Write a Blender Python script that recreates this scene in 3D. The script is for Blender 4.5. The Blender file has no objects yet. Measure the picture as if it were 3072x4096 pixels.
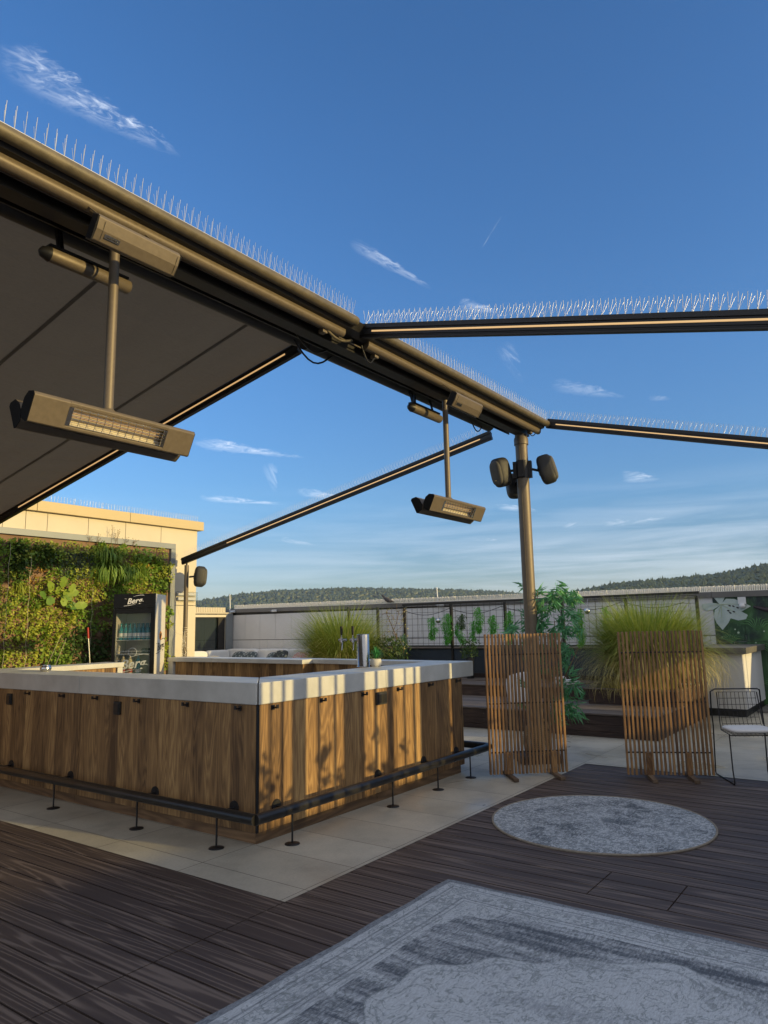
import bpy, math, random
from mathutils import Vector, Matrix
random.seed(7)
R = math.radians
S = bpy.context.scene
# ------------------------------------------------------------------ camera
cam = bpy.data.objects.new('camera', bpy.data.cameras.new('camera'))
S.collection.objects.link(cam); S.camera = cam
cr = Vector((0.58936759, -0.8075932, -0.02095383)); cu = Vector((-0.11785328, -0.11160924, 0.98673906)); cf = Vector((0.7992224, 0.57908254, 0.16095638))
M = Matrix.Identity(4)
for i in range(3):
    M[i][0] = cr[i]; M[i][1] = cu[i]; M[i][2] = -cf[i]
M[0][3], M[1][3], M[2][3] = -3.773, -3.9215, 1.5105
cam.matrix_world = M
cam.data.sensor_fit = 'HORIZONTAL'; cam.data.sensor_width = 36; cam.data.lens = 33.15
cam.data.clip_start = .05; cam.data.clip_end = 20000
S.render.resolution_x, S.render.resolution_y = 768, 1024
S.view_settings.view_transform = 'Standard'; S.view_settings.look = 'None'
S.view_settings.gamma = 1; S.view_settings.exposure = 0.68
S.cycles.max_bounces = 8
# ------------------------------------------------------------------ sun and sky
SUN_AZ, SUN_EL = R(-80), R(11)
sd = Vector((math.cos(SUN_EL)*math.cos(SUN_AZ), math.cos(SUN_EL)*math.sin(SUN_AZ), math.sin(SUN_EL)))
sun = bpy.data.objects.new('sun', bpy.data.lights.new('sun', 'SUN'))
S.collection.objects.link(sun); sun.data.energy = 3.0; sun.data.angle = R(.5); sun.data.color = (1, .75, .31)
sun.rotation_euler = sd.to_track_quat('Z', 'Y').to_euler()
W = bpy.data.worlds.new('World'); S.world = W; W.use_nodes = True
wt = W.node_tree; wt.nodes.clear()
def NN(t, ty, **k):
    n = t.nodes.new(ty)
    for a, b in k.items(): setattr(n, a, b)
    return n
def lk(t, n, i, v):
    s = n.inputs[i]
    if isinstance(v, bpy.types.NodeSocket): t.links.new(v, s)
    else: s.default_value = v
def mth(t, op, a, b=None, c=None, clamp=False):
    n = NN(t, 'ShaderNodeMath', operation=op, use_clamp=clamp); lk(t, n, 0, a)
    if b is not None: lk(t, n, 1, b)
    if c is not None: lk(t, n, 2, c)
    return n.outputs[0]
def vm(t, op, a, b=None):
    n = NN(t, 'ShaderNodeVectorMath', operation=op); lk(t, n, 0, a)
    if b is not None: lk(t, n, 1, b)
    return n.outputs['Value'] if op in ('DOT_PRODUCT', 'LENGTH') else n.outputs[0]
def ramp(t, f, pts, interp='LINEAR'):
    n = NN(t, 'ShaderNodeValToRGB'); lk(t, n, 0, f); e = n.color_ramp; e.interpolation = interp
    pts = sorted(pts); e.elements[0].position = pts[0][0]; e.elements[1].position = pts[-1][0]
    for p, c in pts[1:-1]: e.elements.new(p)
    for el, (p, c) in zip(e.elements, pts): el.position = p; el.color = (*c, 1) if len(c) == 3 else c
    return n.outputs[0]
def mix(t, f, a, b, mode='MIX'):
    n = NN(t, 'ShaderNodeMix', data_type='RGBA', blend_type=mode); lk(t, n, 0, f)
    for i, v in ((6, a), (7, b)):
        lk(t, n, i, (*v, 1) if isinstance(v, tuple) and len(v) == 3 else v)
    return n.outputs[2]
sky = NN(wt, 'ShaderNodeTexSky', sky_type='NISHITA', sun_disc=False)
sky.sun_elevation = SUN_EL; sky.sun_rotation = math.pi/2 - SUN_AZ
sky.air_density = 1.0; sky.dust_density = .35; sky.ozone_density = 2.2; sky.altitude = 250
tc = NN(wt, 'ShaderNodeTexCoord'); V = tc.outputs['Generated']
hs = NN(wt, 'ShaderNodeHueSaturation'); lk(wt, hs, 'Saturation', 1.22); lk(wt, hs, 'Color', sky.outputs[0])
el = NN(wt, 'ShaderNodeSeparateXYZ'); lk(wt, el, 0, V); vz = el.outputs[2]
def noise(t, vec, scale, detail=4, rough=.55, dist=0):
    n = NN(t, 'ShaderNodeTexNoise'); lk(t, n, 'Vector', vec); n.inputs['Scale'].default_value = scale
    n.inputs['Detail'].default_value = detail; n.inputs['Roughness'].default_value = rough; n.inputs['Distortion'].default_value = dist
    return n.outputs[0]
CL = [
((0.4016, 0.6922, 0.5996),(0.9143, -0.3403, -0.2196),(0.052, 0.6364, -0.7696),0.1050,0.0190,0.75),
((0.7217, 0.5018, 0.4768),(0.6905, -0.5695, -0.4459),(0.0478, 0.651, -0.7576),0.0635,0.0079,0.50),
((0.6626, 0.7073, 0.2463),(0.7439, -0.6598, -0.1063),(0.0873, 0.2537, -0.9633),0.0774,0.0072,0.80),
((0.6673, 0.7235, 0.1768),(0.7414, -0.6678, -0.0653),(0.0708, 0.1746, -0.9821),0.0599,0.0046,0.75),
((0.7437, 0.6423, 0.1853),(0.6667, -0.7328, -0.1356),(0.0486, 0.2244, -0.9733),0.0393,0.0052,0.70),
((0.8932, 0.4205, 0.1592),(0.445, -0.8773, -0.1798),(0.064, 0.2315, -0.9707),0.0319,0.0046,0.60),
((0.9461, 0.2632, 0.1886),(0.2923, -0.9448, -0.1481),(0.1392, 0.1953, -0.9708),0.0261,0.0079,0.55),
((0.9515, 0.2772, 0.1331),(0.2772, -0.9606, 0.0195),(0.1332, 0.0183, -0.9909),0.0481,0.0059,0.70),
((0.9257, 0.3546, 0.1321),(0.3488, -0.9349, 0.0655),(0.1467, -0.0146, -0.9891),0.0154,0.0052,0.50),
((0.8495, 0.3937, 0.3511),(0.4585, -0.2221, -0.8605),(-0.2608, 0.892, -0.3692),0.0315,0.0118,0.25),
((0.9, 0.3093, 0.3073),(0.3938, -0.8791, -0.2685),(0.1871, 0.3627, -0.9129),0.0503,0.0085,0.32),
((0.6904, 0.6927, 0.2089),(0.3234, -0.0372, -0.9455),(-0.6472, 0.7203, -0.2497),0.0216,0.0085,0.35),
((0.8039, 0.4189, 0.4222),(0.5533, -0.7872, -0.2723),(0.2183, 0.4525, -0.8646),0.0272,0.0079,0.45),
((0.7295, 0.6735, 0.1195),(0.6837, -0.7131, -0.155),(-0.0192, 0.1948, -0.9807),0.0326,0.0039,0.40),
((0.7758, 0.3811, 0.5029),(0.0898, 0.7222, -0.6858),(-0.6246, 0.5772, 0.5261),0.0263,0.0010,0.40),
((0.9306, 0.227, 0.2872),(0.2929, -0.9323, -0.2121),(0.2196, 0.2815, -0.9341),0.0142,0.0046,0.22),
((0.8799, 0.4605, 0.1175),(0.4729, -0.8728, -0.1204),(0.0471, 0.1615, -0.9857),0.0273,0.0039,0.45),
((0.3607, 0.7025, 0.6135),(0.9292, -0.3275, -0.1713),(0.0806, 0.6319, -0.7709),0.0392,0.0170,0.50),
]
cover = 0.0
nbig = noise(wt, V, 9, 3, .5)
for i, (c, t_, m_, L, w, st) in enumerate(CL):
    d = vm(wt, 'SUBTRACT', V, c)
    u = mth(wt, 'DIVIDE', vm(wt, 'DOT_PRODUCT', d, t_), L); v = mth(wt, 'DIVIDE', vm(wt, 'DOT_PRODUCT', d, m_), w)
    cmb = NN(wt, 'ShaderNodeCombineXYZ'); lk(wt, cmb, 0, mth(wt, 'MULTIPLY', u, L*30)); lk(wt, cmb, 1, mth(wt, 'MULTIPLY', mth(wt, 'ADD', v, mth(wt, 'MULTIPLY', u, .8)), min(1.6, w*110))); cmb.inputs[2].default_value = i*3.7
    n = noise(wt, cmb.outputs[0], 1.3, 7, .66, .9)
    v2 = mth(wt, 'MULTIPLY', mth(wt, 'ADD', v, mth(wt, 'MULTIPLY', mth(wt, 'SUBTRACT', n, .5), 1.8)), mth(wt, 'ADD', 1.1, mth(wt, 'MULTIPLY', u, .7)))
    r2 = mth(wt, 'ADD', mth(wt, 'MULTIPLY', u, u), mth(wt, 'MULTIPLY', v2, v2))
    body = mth(wt, 'SUBTRACT', 1.0, r2, clamp=True)
    wisp = mth(wt, 'POWER', mth(wt, 'MULTIPLY', mth(wt, 'SUBTRACT', n, .32), 2.6, clamp=True), 1.3 if w < .01 else 2.2)
    k = mth(wt, 'MULTIPLY', mth(wt, 'MULTIPLY', mth(wt, 'MULTIPLY', body, wisp), st), mth(wt, 'GREATER_THAN', vm(wt, 'DOT_PRODUCT', d, c), -.5))
    cover = mth(wt, 'MAXIMUM', cover, k)
# thin veil of high cloud low over the horizon
cmb = NN(wt, 'ShaderNodeCombineXYZ')
lk(wt, cmb, 0, mth(wt, 'MULTIPLY', el.outputs[0], 3.)); lk(wt, cmb, 1, mth(wt, 'MULTIPLY', el.outputs[1], 3.)); lk(wt, cmb, 2, mth(wt, 'MULTIPLY', vz, 42.))
nv = noise(wt, cmb.outputs[0], 1.1, 6, .6, .4)
band = mth(wt, 'MULTIPLY', mth(wt, 'SUBTRACT', .20, vz), 8., clamp=True)
side = mth(wt, 'ADD', mth(wt, 'MULTIPLY', el.outputs[0], 1.6), -1.0, clamp=True)
veil = mth(wt, 'MULTIPLY', mth(wt, 'MULTIPLY', mth(wt, 'MULTIPLY', mth(wt, 'SUBTRACT', nv, .40), 3.2, clamp=True), band), mth(wt, 'ADD', mth(wt, 'MULTIPLY', side, .45), .14))
cover = mth(wt, 'MAXIMUM', cover, veil)
ccol = (4.8, 5.2, 5.8)
tint = ramp(wt, vz, [(0, (.50, .50, .68)), (.10, (.50, .53, .68)), (.17, (.58, .65, .80)), (.35, (.76, .80, .95)), (.6, (.84, .84, 1.0))])
skyc = mix(wt, cover, mix(wt, 1.0, hs.outputs[0], tint, 'MULTIPLY'), ccol)
# unseen bright cloud added overhead and behind the camera as fill light
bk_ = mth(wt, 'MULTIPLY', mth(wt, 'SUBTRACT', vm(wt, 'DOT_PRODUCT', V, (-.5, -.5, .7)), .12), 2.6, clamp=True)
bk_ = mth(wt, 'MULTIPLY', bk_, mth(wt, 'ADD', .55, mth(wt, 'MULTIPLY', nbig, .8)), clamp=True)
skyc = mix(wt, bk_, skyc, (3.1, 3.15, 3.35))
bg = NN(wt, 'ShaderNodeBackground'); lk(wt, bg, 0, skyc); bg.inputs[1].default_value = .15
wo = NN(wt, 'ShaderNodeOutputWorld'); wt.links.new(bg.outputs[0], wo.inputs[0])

# ------------------------------------------------------------------ materials
def mat(name, col=(.5, .5, .5), rough=.6, metal=0, spec=.5):
    m = bpy.data.materials.new(name); m.use_nodes = True
    b = m.node_tree.nodes['Principled BSDF']
    b.inputs['Base Color'].default_value = (*col, 1); b.inputs['Roughness'].default_value = rough
    b.inputs['Metallic'].default_value = metal; b.inputs['Specular IOR Level'].default_value = spec
    return m
def bsdf(m): return m.node_tree.nodes['Principled BSDF']
def objc(t, scale=(1, 1, 1), loc=(0, 0, 0)):
    tcn = NN(t, 'ShaderNodeTexCoord'); mp = NN(t, 'ShaderNodeMapping'); t.links.new(tcn.outputs['Object'], mp.inputs[0])
    mp.inputs['Scale'].default_value = scale; mp.inputs['Location'].default_value = loc
    return mp.outputs[0]
def bump(m, h, strength=.3, dist=.01):
    t = m.node_tree; b = NN(t, 'ShaderNodeBump'); b.inputs['Strength'].default_value = strength; b.inputs['Distance'].default_value = dist
    lk(t, b, 'Height', h); t.links.new(b.outputs[0], bsdf(m).inputs['Normal'])
def nmat(name, c1, c2, scale=3, rough=.6, metal=0, det=6, stretch=(1, 1, 1), bmp=.1, r2=None, dist=0.0):
    m = mat(name, c1, rough, metal); t = m.node_tree
    n = noise(t, objc(t, stretch), scale, det, .6, dist)
    c = ramp(t, n, [(.3, c1), (.7, c2)]); t.links.new(c, bsdf(m).inputs['Base Color'])
    if bmp: bump(m, noise(t, objc(t, stretch), scale*9, 3), bmp, .004)
    lk(t, bsdf(m), 'Roughness', mth(t, 'ADD', mth(t, 'MULTIPLY', n, .25), rough-.12))
    return m
def wood(name, cols, axis, board=0.0, baxis=0, grain=5.0, rough=.55, knots=True, bmp=.25, contrast=8.0, ringw=.24):
    """stretched contour grain along axis; board = width of boards counted across baxis"""
    m = mat(name, cols[0], rough); t = m.node_tree
    tcn = NN(t, 'ShaderNodeTexCoord'); sp = NN(t, 'ShaderNodeSeparateXYZ'); t.links.new(tcn.outputs['Object'], sp.inputs[0])
    if board: idx = mth(t, 'FLOOR', mth(t, 'DIVIDE', mth(t, 'ADD', sp.outputs[baxis], .667 if name == 'composite_deck' else 0.), board))
    else:
        oi = NN(t, 'ShaderNodeObjectInfo'); idx = mth(t, 'MULTIPLY', oi.outputs['Random'], 30.)
    cm = NN(t, 'ShaderNodeCombineXYZ')
    for i in range(3):
        sc = (.034 if name == 'composite_deck' else .11)*grain if i == axis else grain
        lk(t, cm, i, mth(t, 'ADD', mth(t, 'MULTIPLY', sp.outputs[i], sc), mth(t, 'MULTIPLY', idx, 5.37+i)))
    n1 = noise(t, cm.outputs[0], 1.0, 2, .45, .25 if name != 'composite_deck' else .05)
    rings = mth(t, 'FRACT', mth(t, 'MULTIPLY', n1, contrast*2))
    rings = mth(t, 'MULTIPLY', mth(t, 'ABSOLUTE', mth(t, 'SUBTRACT', rings, .5)), 2.)
    n2 = noise(t, cm.outputs[0], 6.0, 6, .7)
    n3 = noise(t, cm.outputs[0], .45, 2, .5)
    wn = NN(t, 'ShaderNodeTexWhiteNoise', noise_dimensions='1D'); lk(t, wn, 'W', idx); n3w = .9 if name != 'composite_deck' else .35
    rw = ringw if name != 'composite_deck' else .62
    if name == 'composite_deck': rings = mth(t, 'MULTIPLY', mth(t, 'POWER', rings, 2.6), 1.25)
    f = mth(t, 'ADD', mth(t, 'ADD', mth(t, 'MULTIPLY', rings, rw), mth(t, 'MULTIPLY', n2, .62-rw*.5)), mth(t, 'ADD', mth(t, 'MULTIPLY', mth(t, 'SUBTRACT', n3, .5), n3w), mth(t, 'MULTIPLY', mth(t, 'SUBTRACT', wn.outputs[0], .5), .26)))
    c = ramp(t, f, [(.12, cols[0]), (.75, cols[2]), (.42, cols[1])])
    if knots:
        vo = NN(t, 'ShaderNodeTexVoronoi'); sc = NN(t, 'ShaderNodeCombineXYZ')
        for i in range(3):
            lk(t, sc, i, mth(t, 'ADD', mth(t, 'MULTIPLY', sp.outputs[i], 1.3 if i == axis else 3.1), idx))
        t.links.new(sc.outputs[0], vo.inputs['Vector']); vo.inputs['Scale'].default_value = 1.0
        kn = mth(t, 'SUBTRACT', 1., mth(t, 'MULTIPLY', vo.outputs['Distance'], 7.), clamp=True)
        c = mix(t, mth(t, 'MULTIPLY', kn, .75), c, cols[0])
    t.links.new(c, bsdf(m).inputs['Base Color'])
    bump(m, f, bmp, .004)
    return m
MT = {}
MT['bronze'] = nmat('bronze_powder_coat', (.135, .108, .076), (.165, .132, .094), 40, .5, .25, bmp=.12)
MT['bronze2'] = nmat('bronze_weathered', (.095, .080, .052), (.16, .132, .085), 14, .5, .2, bmp=.25)
MT['bronzedark'] = nmat('dark_bronze', (.018, .017, .016), (.028, .025, .023), 20, .45, .2, bmp=.05)
MT['black'] = mat('black_metal', (.012, .012, .014), .45, .2)
MT['endblack'] = mat('matt_black_plastic', (.015, .014, .013), .95, 0, .1)
MT['blackrough'] = nmat('black_cast', (.012, .012, .012), (.03, .03, .028), 20, .6, 0)
MT['rail'] = nmat('foot_rail_black', (.016, .016, .018), (.035, .033, .03), 6, .32, .4, bmp=.05)
MT['steel'] = mat('brushed_steel', (.62, .62, .6), .22, 1)
MT['wire'] = mat('spike_wire', (.6, .6, .6), .35, .8)
MT['spikepale'] = mat('pale_spikes', (.92, .87, .76), .5)
MT['fabric'] = None
m = mat('awning_fabric', (.115, .108, .085), .85); t = m.node_tree
wv = noise(t, objc(t, (1, 12, 1)), 30, 3); c = ramp(t, wv, [(.3, (.25, .225, .18)), (.7, (.32, .29, .235))]); t.links.new(c, bsdf(m).inputs[0])
cl_ = noise(t, objc(t, (.5, 2.2, 1)), 1.6, 5, .6, .5); bump(m, cl_, .5, .09); c = mix(t, .5, c, ramp(t, noise(t, objc(t, (1.5, .5, 1)), 1.2, 5), [(.3, (.72, .72, .7)), (.7, (1.15, 1.15, 1.1))]), 'MULTIPLY'); t.links.new(c, bsdf(m).inputs[0])
tr = NN(t, 'ShaderNodeBsdfTranslucent'); tr.inputs[0].default_value = (.22, .16, .10, 1); mx = NN(t, 'ShaderNodeMixShader'); mx.inputs[0].default_value = .3
t.links.new(bsdf(m).outputs[0], mx.inputs[1]); t.links.new(tr.outputs[0], mx.inputs[2]); t.links.new(mx.outputs[0], t.nodes['Material Output'].inputs[0])
MT['fabric'] = m
MT['conc'] = nmat('light_concrete_top', (.43, .43, .40), (.59, .585, .55), 3.2, .45, bmp=.15)
MT['concpanel'] = nmat('concrete_panel', (.58, .575, .57), (.66, .655, .65), 1.2, .75, bmp=.08)
MT['cream'] = nmat('cream_facade_panel', (.56, .50, .39), (.62, .56, .44), 1.5, .7, bmp=.05)
MT['parapet'] = nmat('parapet_metal', (.50, .40, .22), (.54, .43, .25), 2, .55, bmp=.04)
MT['cap'] = nmat('cap_metal', (.13, .125, .12), (.17, .16, .15), 3, .5, .3, bmp=.04)
MT['greyframe'] = nmat('grey_frame', (.20, .22, .235), (.24, .26, .27), 4, .5, .2, bmp=.03)
MT['wood'] = wood('rustic_oak_panel', [(.09, .047, .018), (.24, .135, .052), (.48, .30, .12)], 2, .143, 1, 6.5, .6)
MT['woodx'] = wood('rustic_oak_panel_side', [(.09, .047, .018), (.24, .135, .052), (.48, .30, .12)], 2, .137, 0, 6.5, .6)
MT['skirt'] = wood('oak_skirting_long', [(.03, .016, .008), (.12, .066, .03), (.26, .155, .075)], 1, 0, 0, 4, .6)
MT['skirtx'] = wood('oak_skirting_side', [(.03, .016, .008), (.13, .075, .035), (.28, .17, .085)], 0, 0, 0, 4, .6)
MT['slat'] = wood('slat_timber', [(.10, .05, .02), (.27, .145, .055), (.42, .245, .10)], 2, 0, 0, 9, .5, False)
MT['slatfoot'] = wood('weathered_foot', [(.05, .03, .018), (.12, .08, .05), (.2, .14, .09)], 0, 0, 0, 9, .7, False)
MT['deck'] = wood('composite_deck', [(.044, .029, .023), (.064, .044, .035), (.13, .098, .08)], 1, .145, 0, 7.5, .6, False, .12, 6.0)
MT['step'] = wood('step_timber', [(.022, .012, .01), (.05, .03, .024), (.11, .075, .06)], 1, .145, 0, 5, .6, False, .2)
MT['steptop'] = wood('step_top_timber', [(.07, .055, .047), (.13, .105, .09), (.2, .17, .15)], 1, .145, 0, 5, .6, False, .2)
MT['planterbox'] = nmat('anthracite_planter', (.028, .04, .06), (.04, .055, .08), 2, .45, .1, bmp=.03)
MT['white'] = nmat('white_upholstery', (.60, .60, .60), (.68, .68, .67), 5, .85, bmp=.1)
MT['glass'] = mat('window_glass', (.02, .03, .03), .04, 0, .9)
m = mat('clear_glass', (.10, .16, .16), .03, 0, .4); bsdf(m).inputs['Alpha'].default_value = .16; MT['clear'] = m
MT['fridgewhite'] = mat('white_fridge_body', (.62, .58, .50), .4)
MT['fridgeblack'] = mat('gloss_black', (.006, .006, .006), .3, 0, .25)
MT['whitep'] = mat('white_print', (.8, .8, .8), .5)
m = mat('led_strip', (.9, .7, .4), .4); bsdf(m).inputs['Emission Color'].default_value = (1, .60, .25, 1); bsdf(m).inputs['Emission Strength'].default_value = .42; bsdf(m).inputs['Base Color'].default_value = (.4, .3, .16, 1); MT['led'] = m
MT['reflector'] = nmat('reflector_steel', (.62, .56, .42), (.75, .68, .52), 8, .3, .25, bmp=.05)
MT['quartz'] = mat('quartz_tube', (.65, .45, .3), .15, .6)
def leafmat(name, c1, c2, tr_=.35, scale=9):
    m = mat(name, c1, .5); t = m.node_tree
    g = NN(t, 'ShaderNodeNewGeometry'); n = noise(t, objc(t), scale, 2)
    f = mth(t, 'ADD', mth(t, 'MULTIPLY', g.outputs['Random Per Island'], .6), mth(t, 'MULTIPLY', n, .5))
    c = ramp(t, f, [(.2, c1), (.85, c2)]); t.links.new(c, bsdf(m).inputs[0])
    tb = NN(t, 'ShaderNodeBsdfTranslucent'); lk(t, tb, 0, mix(t, .35, c, (.25, .3, .02)))
    mx = NN(t, 'ShaderNodeMixShader'); mx.inputs[0].default_value = tr_
    t.links.new(bsdf(m).outputs[0], mx.inputs[1]); t.links.new(tb.outputs[0], mx.inputs[2]); t.links.new(mx.outputs[0], t.nodes['Material Output'].inputs[0])
    return m
MT['grassblade'] = leafmat('ornamental_grass', (.12, .23, .03), (.46, .50, .12), .4, 3)
MT['grassblade2'] = leafmat('ornamental_grass_dry', (.30, .29, .08), (.68, .58, .26), .35, 3)
MT['leafA'] = leafmat('leaf_mid_green', (.07, .19, .025), (.32, .44, .06))
MT['leafB'] = leafmat('leaf_yellow_green', (.17, .27, .025), (.52, .54, .08))
MT['leafC'] = leafmat('leaf_dark_green', (.02, .06, .012), (.07, .13, .03), .2)
MT['leafD'] = leafmat('leaf_blue_grey', (.06, .11, .09), (.16, .22, .17), .2)
MT['leafE'] = leafmat('leaf_bright', (.12, .26, .03), (.28, .40, .08))
MT['leafO'] = leafmat('leaf_orange', (.3, .13, .03), (.5, .32, .06))
MT['bamboo'] = leafmat('bamboo_leaf', (.04, .20, .075), (.15, .44, .20), .3)
MT['fern'] = leafmat('hanging_fern', (.03, .28, .015), (.12, .5, .05), .4)
MT['palm'] = leafmat('palm_leaf', (.02, .1, .04), (.08, .2, .09), .3)
MT['succ'] = leafmat('succulent', (.03, .25, .07), (.12, .45, .15), .3)
MT['twig'] = nmat('twig', (.10, .065, .035), (.28, .19, .09), 8, .8)
MT['forest'] = leafmat('forest_canopy', (.02, .042, .018), (.065, .09, .03), .05, .02)
MT['felt'] = nmat('brown_felt', (.17, .105, .07), (.26, .17, .115), 5, .95, bmp=.6)

# ------------------------------------------------------------------ mesh tools
ORI = {}
class MB:
    def __init__(s): s.v = []; s.f = []; s.smooth = set()
    def add(s, vs, fs, sm=False):
        o = len(s.v); s.v += [tuple(x) for x in vs]
        for f in fs:
            if sm: s.smooth.add(len(s.f))
            s.f.append([i+o for i in f])
    def box(s, x0, x1, y0, y1, z0, z1):
        s.add([(x, y, z) for z in (z0, z1) for y in (y0, y1) for x in (x0, x1)],
              [(0, 2, 3, 1), (4, 5, 7, 6), (0, 1, 5, 4), (2, 6, 7, 3), (0, 4, 6, 2), (1, 3, 7, 5)])
    def obox(s, c, ax, ay, az):
        c, ax, ay, az = map(Vector, (c, ax, ay, az))
        s.add([c+i*ax+j*ay+k*az for k in (-1, 1) for j in (-1, 1) for i in (-1, 1)],
              [(0, 2, 3, 1), (4, 5, 7, 6), (0, 1, 5, 4), (2, 6, 7, 3), (0, 4, 6, 2), (1, 3, 7, 5)])
    def beam(s, a, b, w, h, up=(0, 0, 1)):
        a, b = Vector(a), Vector(b); d = (b-a); L = d.length; d.normalize()
        r = d.cross(Vector(up)).normalized(); u = r.cross(d)
        s.obox((a+b)/2, d*L/2, r*w/2, u*h/2)
    def prism(s, poly, z0, z1):
        n = len(poly)
        s.add([(x, y, z0) for x, y in poly]+[(x, y, z1) for x, y in poly],
              [tuple(reversed(range(n))), tuple(range(n, 2*n))]+[(i, (i+1) % n, n+(i+1) % n, n+i) for i in range(n)])
    def profile(s, pts, o, a, b, d, L, sm=False):
        """2-D profile pts in axes a,b extruded along d by L from o"""
        o, a, b, d = map(Vector, (o, a, b, d)); n = len(pts)
        v = [o+a*p+b*q for p, q in pts]; v += [x+d*L for x in v]
        s.add(v, [tuple(range(n)), tuple(reversed(range(n, 2*n)))])
        s.add(v, [(i, (i+1) % n, n+(i+1) % n, n+i) for i in range(n)], sm)
    def tube(s, pts, r, seg=8, cap=True):
        pts = [Vector(p) for p in pts]; rings = []; n = len(pts); ref = None
        rr = r if isinstance(r, (list, tuple)) else [r]*n
        for i, p in enumerate(pts):
            d = (pts[min(i+1, n-1)]-pts[max(i-1, 0)]).normalized()
            if ref is None: ref = Vector((0, 0, 1)) if abs(d.z) < .9 else Vector((1, 0, 0))
            a = (ref-d*ref.dot(d)).normalized(); ref = a; b = d.cross(a)
            rings.append([p+(a*math.cos(2*math.pi*k/seg)+b*math.sin(2*math.pi*k/seg))*rr[i] for k in range(seg)])
        v = [q for ring in rings for q in ring]
        s.add(v, [(i*seg+k, i*seg+(k+1) % seg, (i+1)*seg+(k+1) % seg, (i+1)*seg+k) for i in range(n-1) for k in range(seg)], True)
        if cap: s.add(rings[0], [tuple(reversed(range(seg)))]); s.add(rings[-1], [tuple(range(seg))])
    def lathe(s, prof, c, ax=(0, 0, 1), seg=20):
        c, ax = Vector(c), Vector(ax).normalized(); ref = Vector((1, 0, 0)) if abs(ax.x) < .9 else Vector((0, 1, 0))
        a = (ref-ax*ref.dot(ax)).normalized(); b = ax.cross(a); v = []
        for r, h in prof:
            v += [c+ax*h+(a*math.cos(2*math.pi*k/seg)+b*math.sin(2*math.pi*k/seg))*r for k in range(seg)]
        n = len(prof)
        s.add(v, [(i*seg+k, i*seg+(k+1) % seg, (i+1)*seg+(k+1) % seg, (i+1)*seg+k) for i in range(n-1) for k in range(seg)], True)
        s.add(v[:seg], [tuple(reversed(range(seg)))]); s.add(v[-seg:], [tuple(range(seg))])
    def superell(s, c, ax, ay, az, p=3.0, nu=20, nv=12, taper=0.0):
        c, ax, ay, az = map(Vector, (c, ax, ay, az)); sg = lambda v, e: math.copysign(abs(v)**e, v); v = []
        for j in range(nv+1):
            ph = -math.pi/2+math.pi*j/nv
            for i in range(nu):
                th = 2*math.pi*i/nu; e = 2/p
                X = sg(math.cos(ph), e)*sg(math.cos(th), e); Y = sg(math.cos(ph), e)*sg(math.sin(th), e); Z = sg(math.sin(ph), e)
                v.append(c+ax*X*(1-taper*Y)+ay*Y+az*Z)
        s.add(v, [(j*nu+i, j*nu+(i+1) % nu, (j+1)*nu+(i+1) % nu, (j+1)*nu+i) for j in range(nv) for i in range(nu)], True)
    def leaf(s, p, d, nrm, L, w):
        side = d.cross(nrm).normalized(); m_ = p+d*L*.45
        s.add([p, m_+side*w+nrm*w*.3, p+d*L, m_-side*w+nrm*w*.3], [(0, 1, 2), (0, 2, 3)], True)
    def blade(s, p, az, lean, L, w, seg=5, droop=1.0, twist=0.0):
        """thin grass blade as a tapered ribbon"""
        h = Vector((math.cos(az), math.sin(az), 0)); side = Vector((-math.sin(az+twist), math.cos(az+twist), 0))
        q = Vector(p); a = lean; v = []
        for i in range(seg+1):
            ww = w*(1-(i/seg)**1.6)*.5+.0004
            v += [q-side*ww, q+side*ww]
            q = q+(h*math.sin(a)+Vector((0, 0, math.cos(a))))*(L/seg); a += droop/seg*(1+i*.35)
        s.add(v, [(2*i, 2*i+1, 2*i+3, 2*i+2) for i in range(seg)], True)
    def build(s, name, m, parent=None, bevel=0, at=None):
        o0 = Vector(at) if at is not None else (ORI[parent] if parent is not None else Vector((0, 0, 0)))
        me = bpy.data.meshes.new(name)
        me.from_pydata([(x-o0.x, y-o0.y, z-o0.z) for x, y, z in s.v], [], s.f)
        me.polygons.foreach_set('use_smooth', [i in s.smooth for i in range(len(s.f))])
        me.materials.append(MT[m] if isinstance(m, str) else m); me.update()
        o = bpy.data.objects.new(name, me); S.collection.objects.link(o); ORI[o] = o0
        if parent is not None: o.parent = parent
        elif at is not None: o.location = o0
        if bevel:
            b = o.modifiers.new('bevel', 'BEVEL'); b.width = bevel; b.segments = 2; b.limit_method = 'ANGLE'
        return o
def tag(o, label=None, cat=None, group=None, kind=None):
    if label: o['label'] = label
    if cat: o['category'] = cat
    if group: o['group'] = group
    if kind: o['kind'] = kind
    return o
def thing(name, loc, label, cat, group=None):
    o = bpy.data.objects.new(name, None); S.collection.objects.link(o); o.location = loc; o.empty_display_size = .1
    ORI[o] = Vector(loc); return tag(o, label, cat, group)
def copy_tree(o, loc=None, rot=None, label=None):
    c = o.copy(); S.collection.objects.link(c); ORI[c] = ORI.get(o, Vector())
    if loc is not None: c.location = loc
    if rot is not None: c.rotation_euler = rot
    if label: c['label'] = label
    for ch in list(o.children):
        d = ch.copy(); S.collection.objects.link(d); d.parent = c
        for g in list(ch.children):
            e = g.copy(); S.collection.objects.link(e); e.parent = d
    return c
def part(parent, name, m, fn, bevel=0):
    b = MB(); fn(b); return b.build(name, m, parent, bevel)
def pieces(parent, name, m, fns, bevel=0):
    for fn in fns: part(parent, name, m, fn, bevel)
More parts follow.
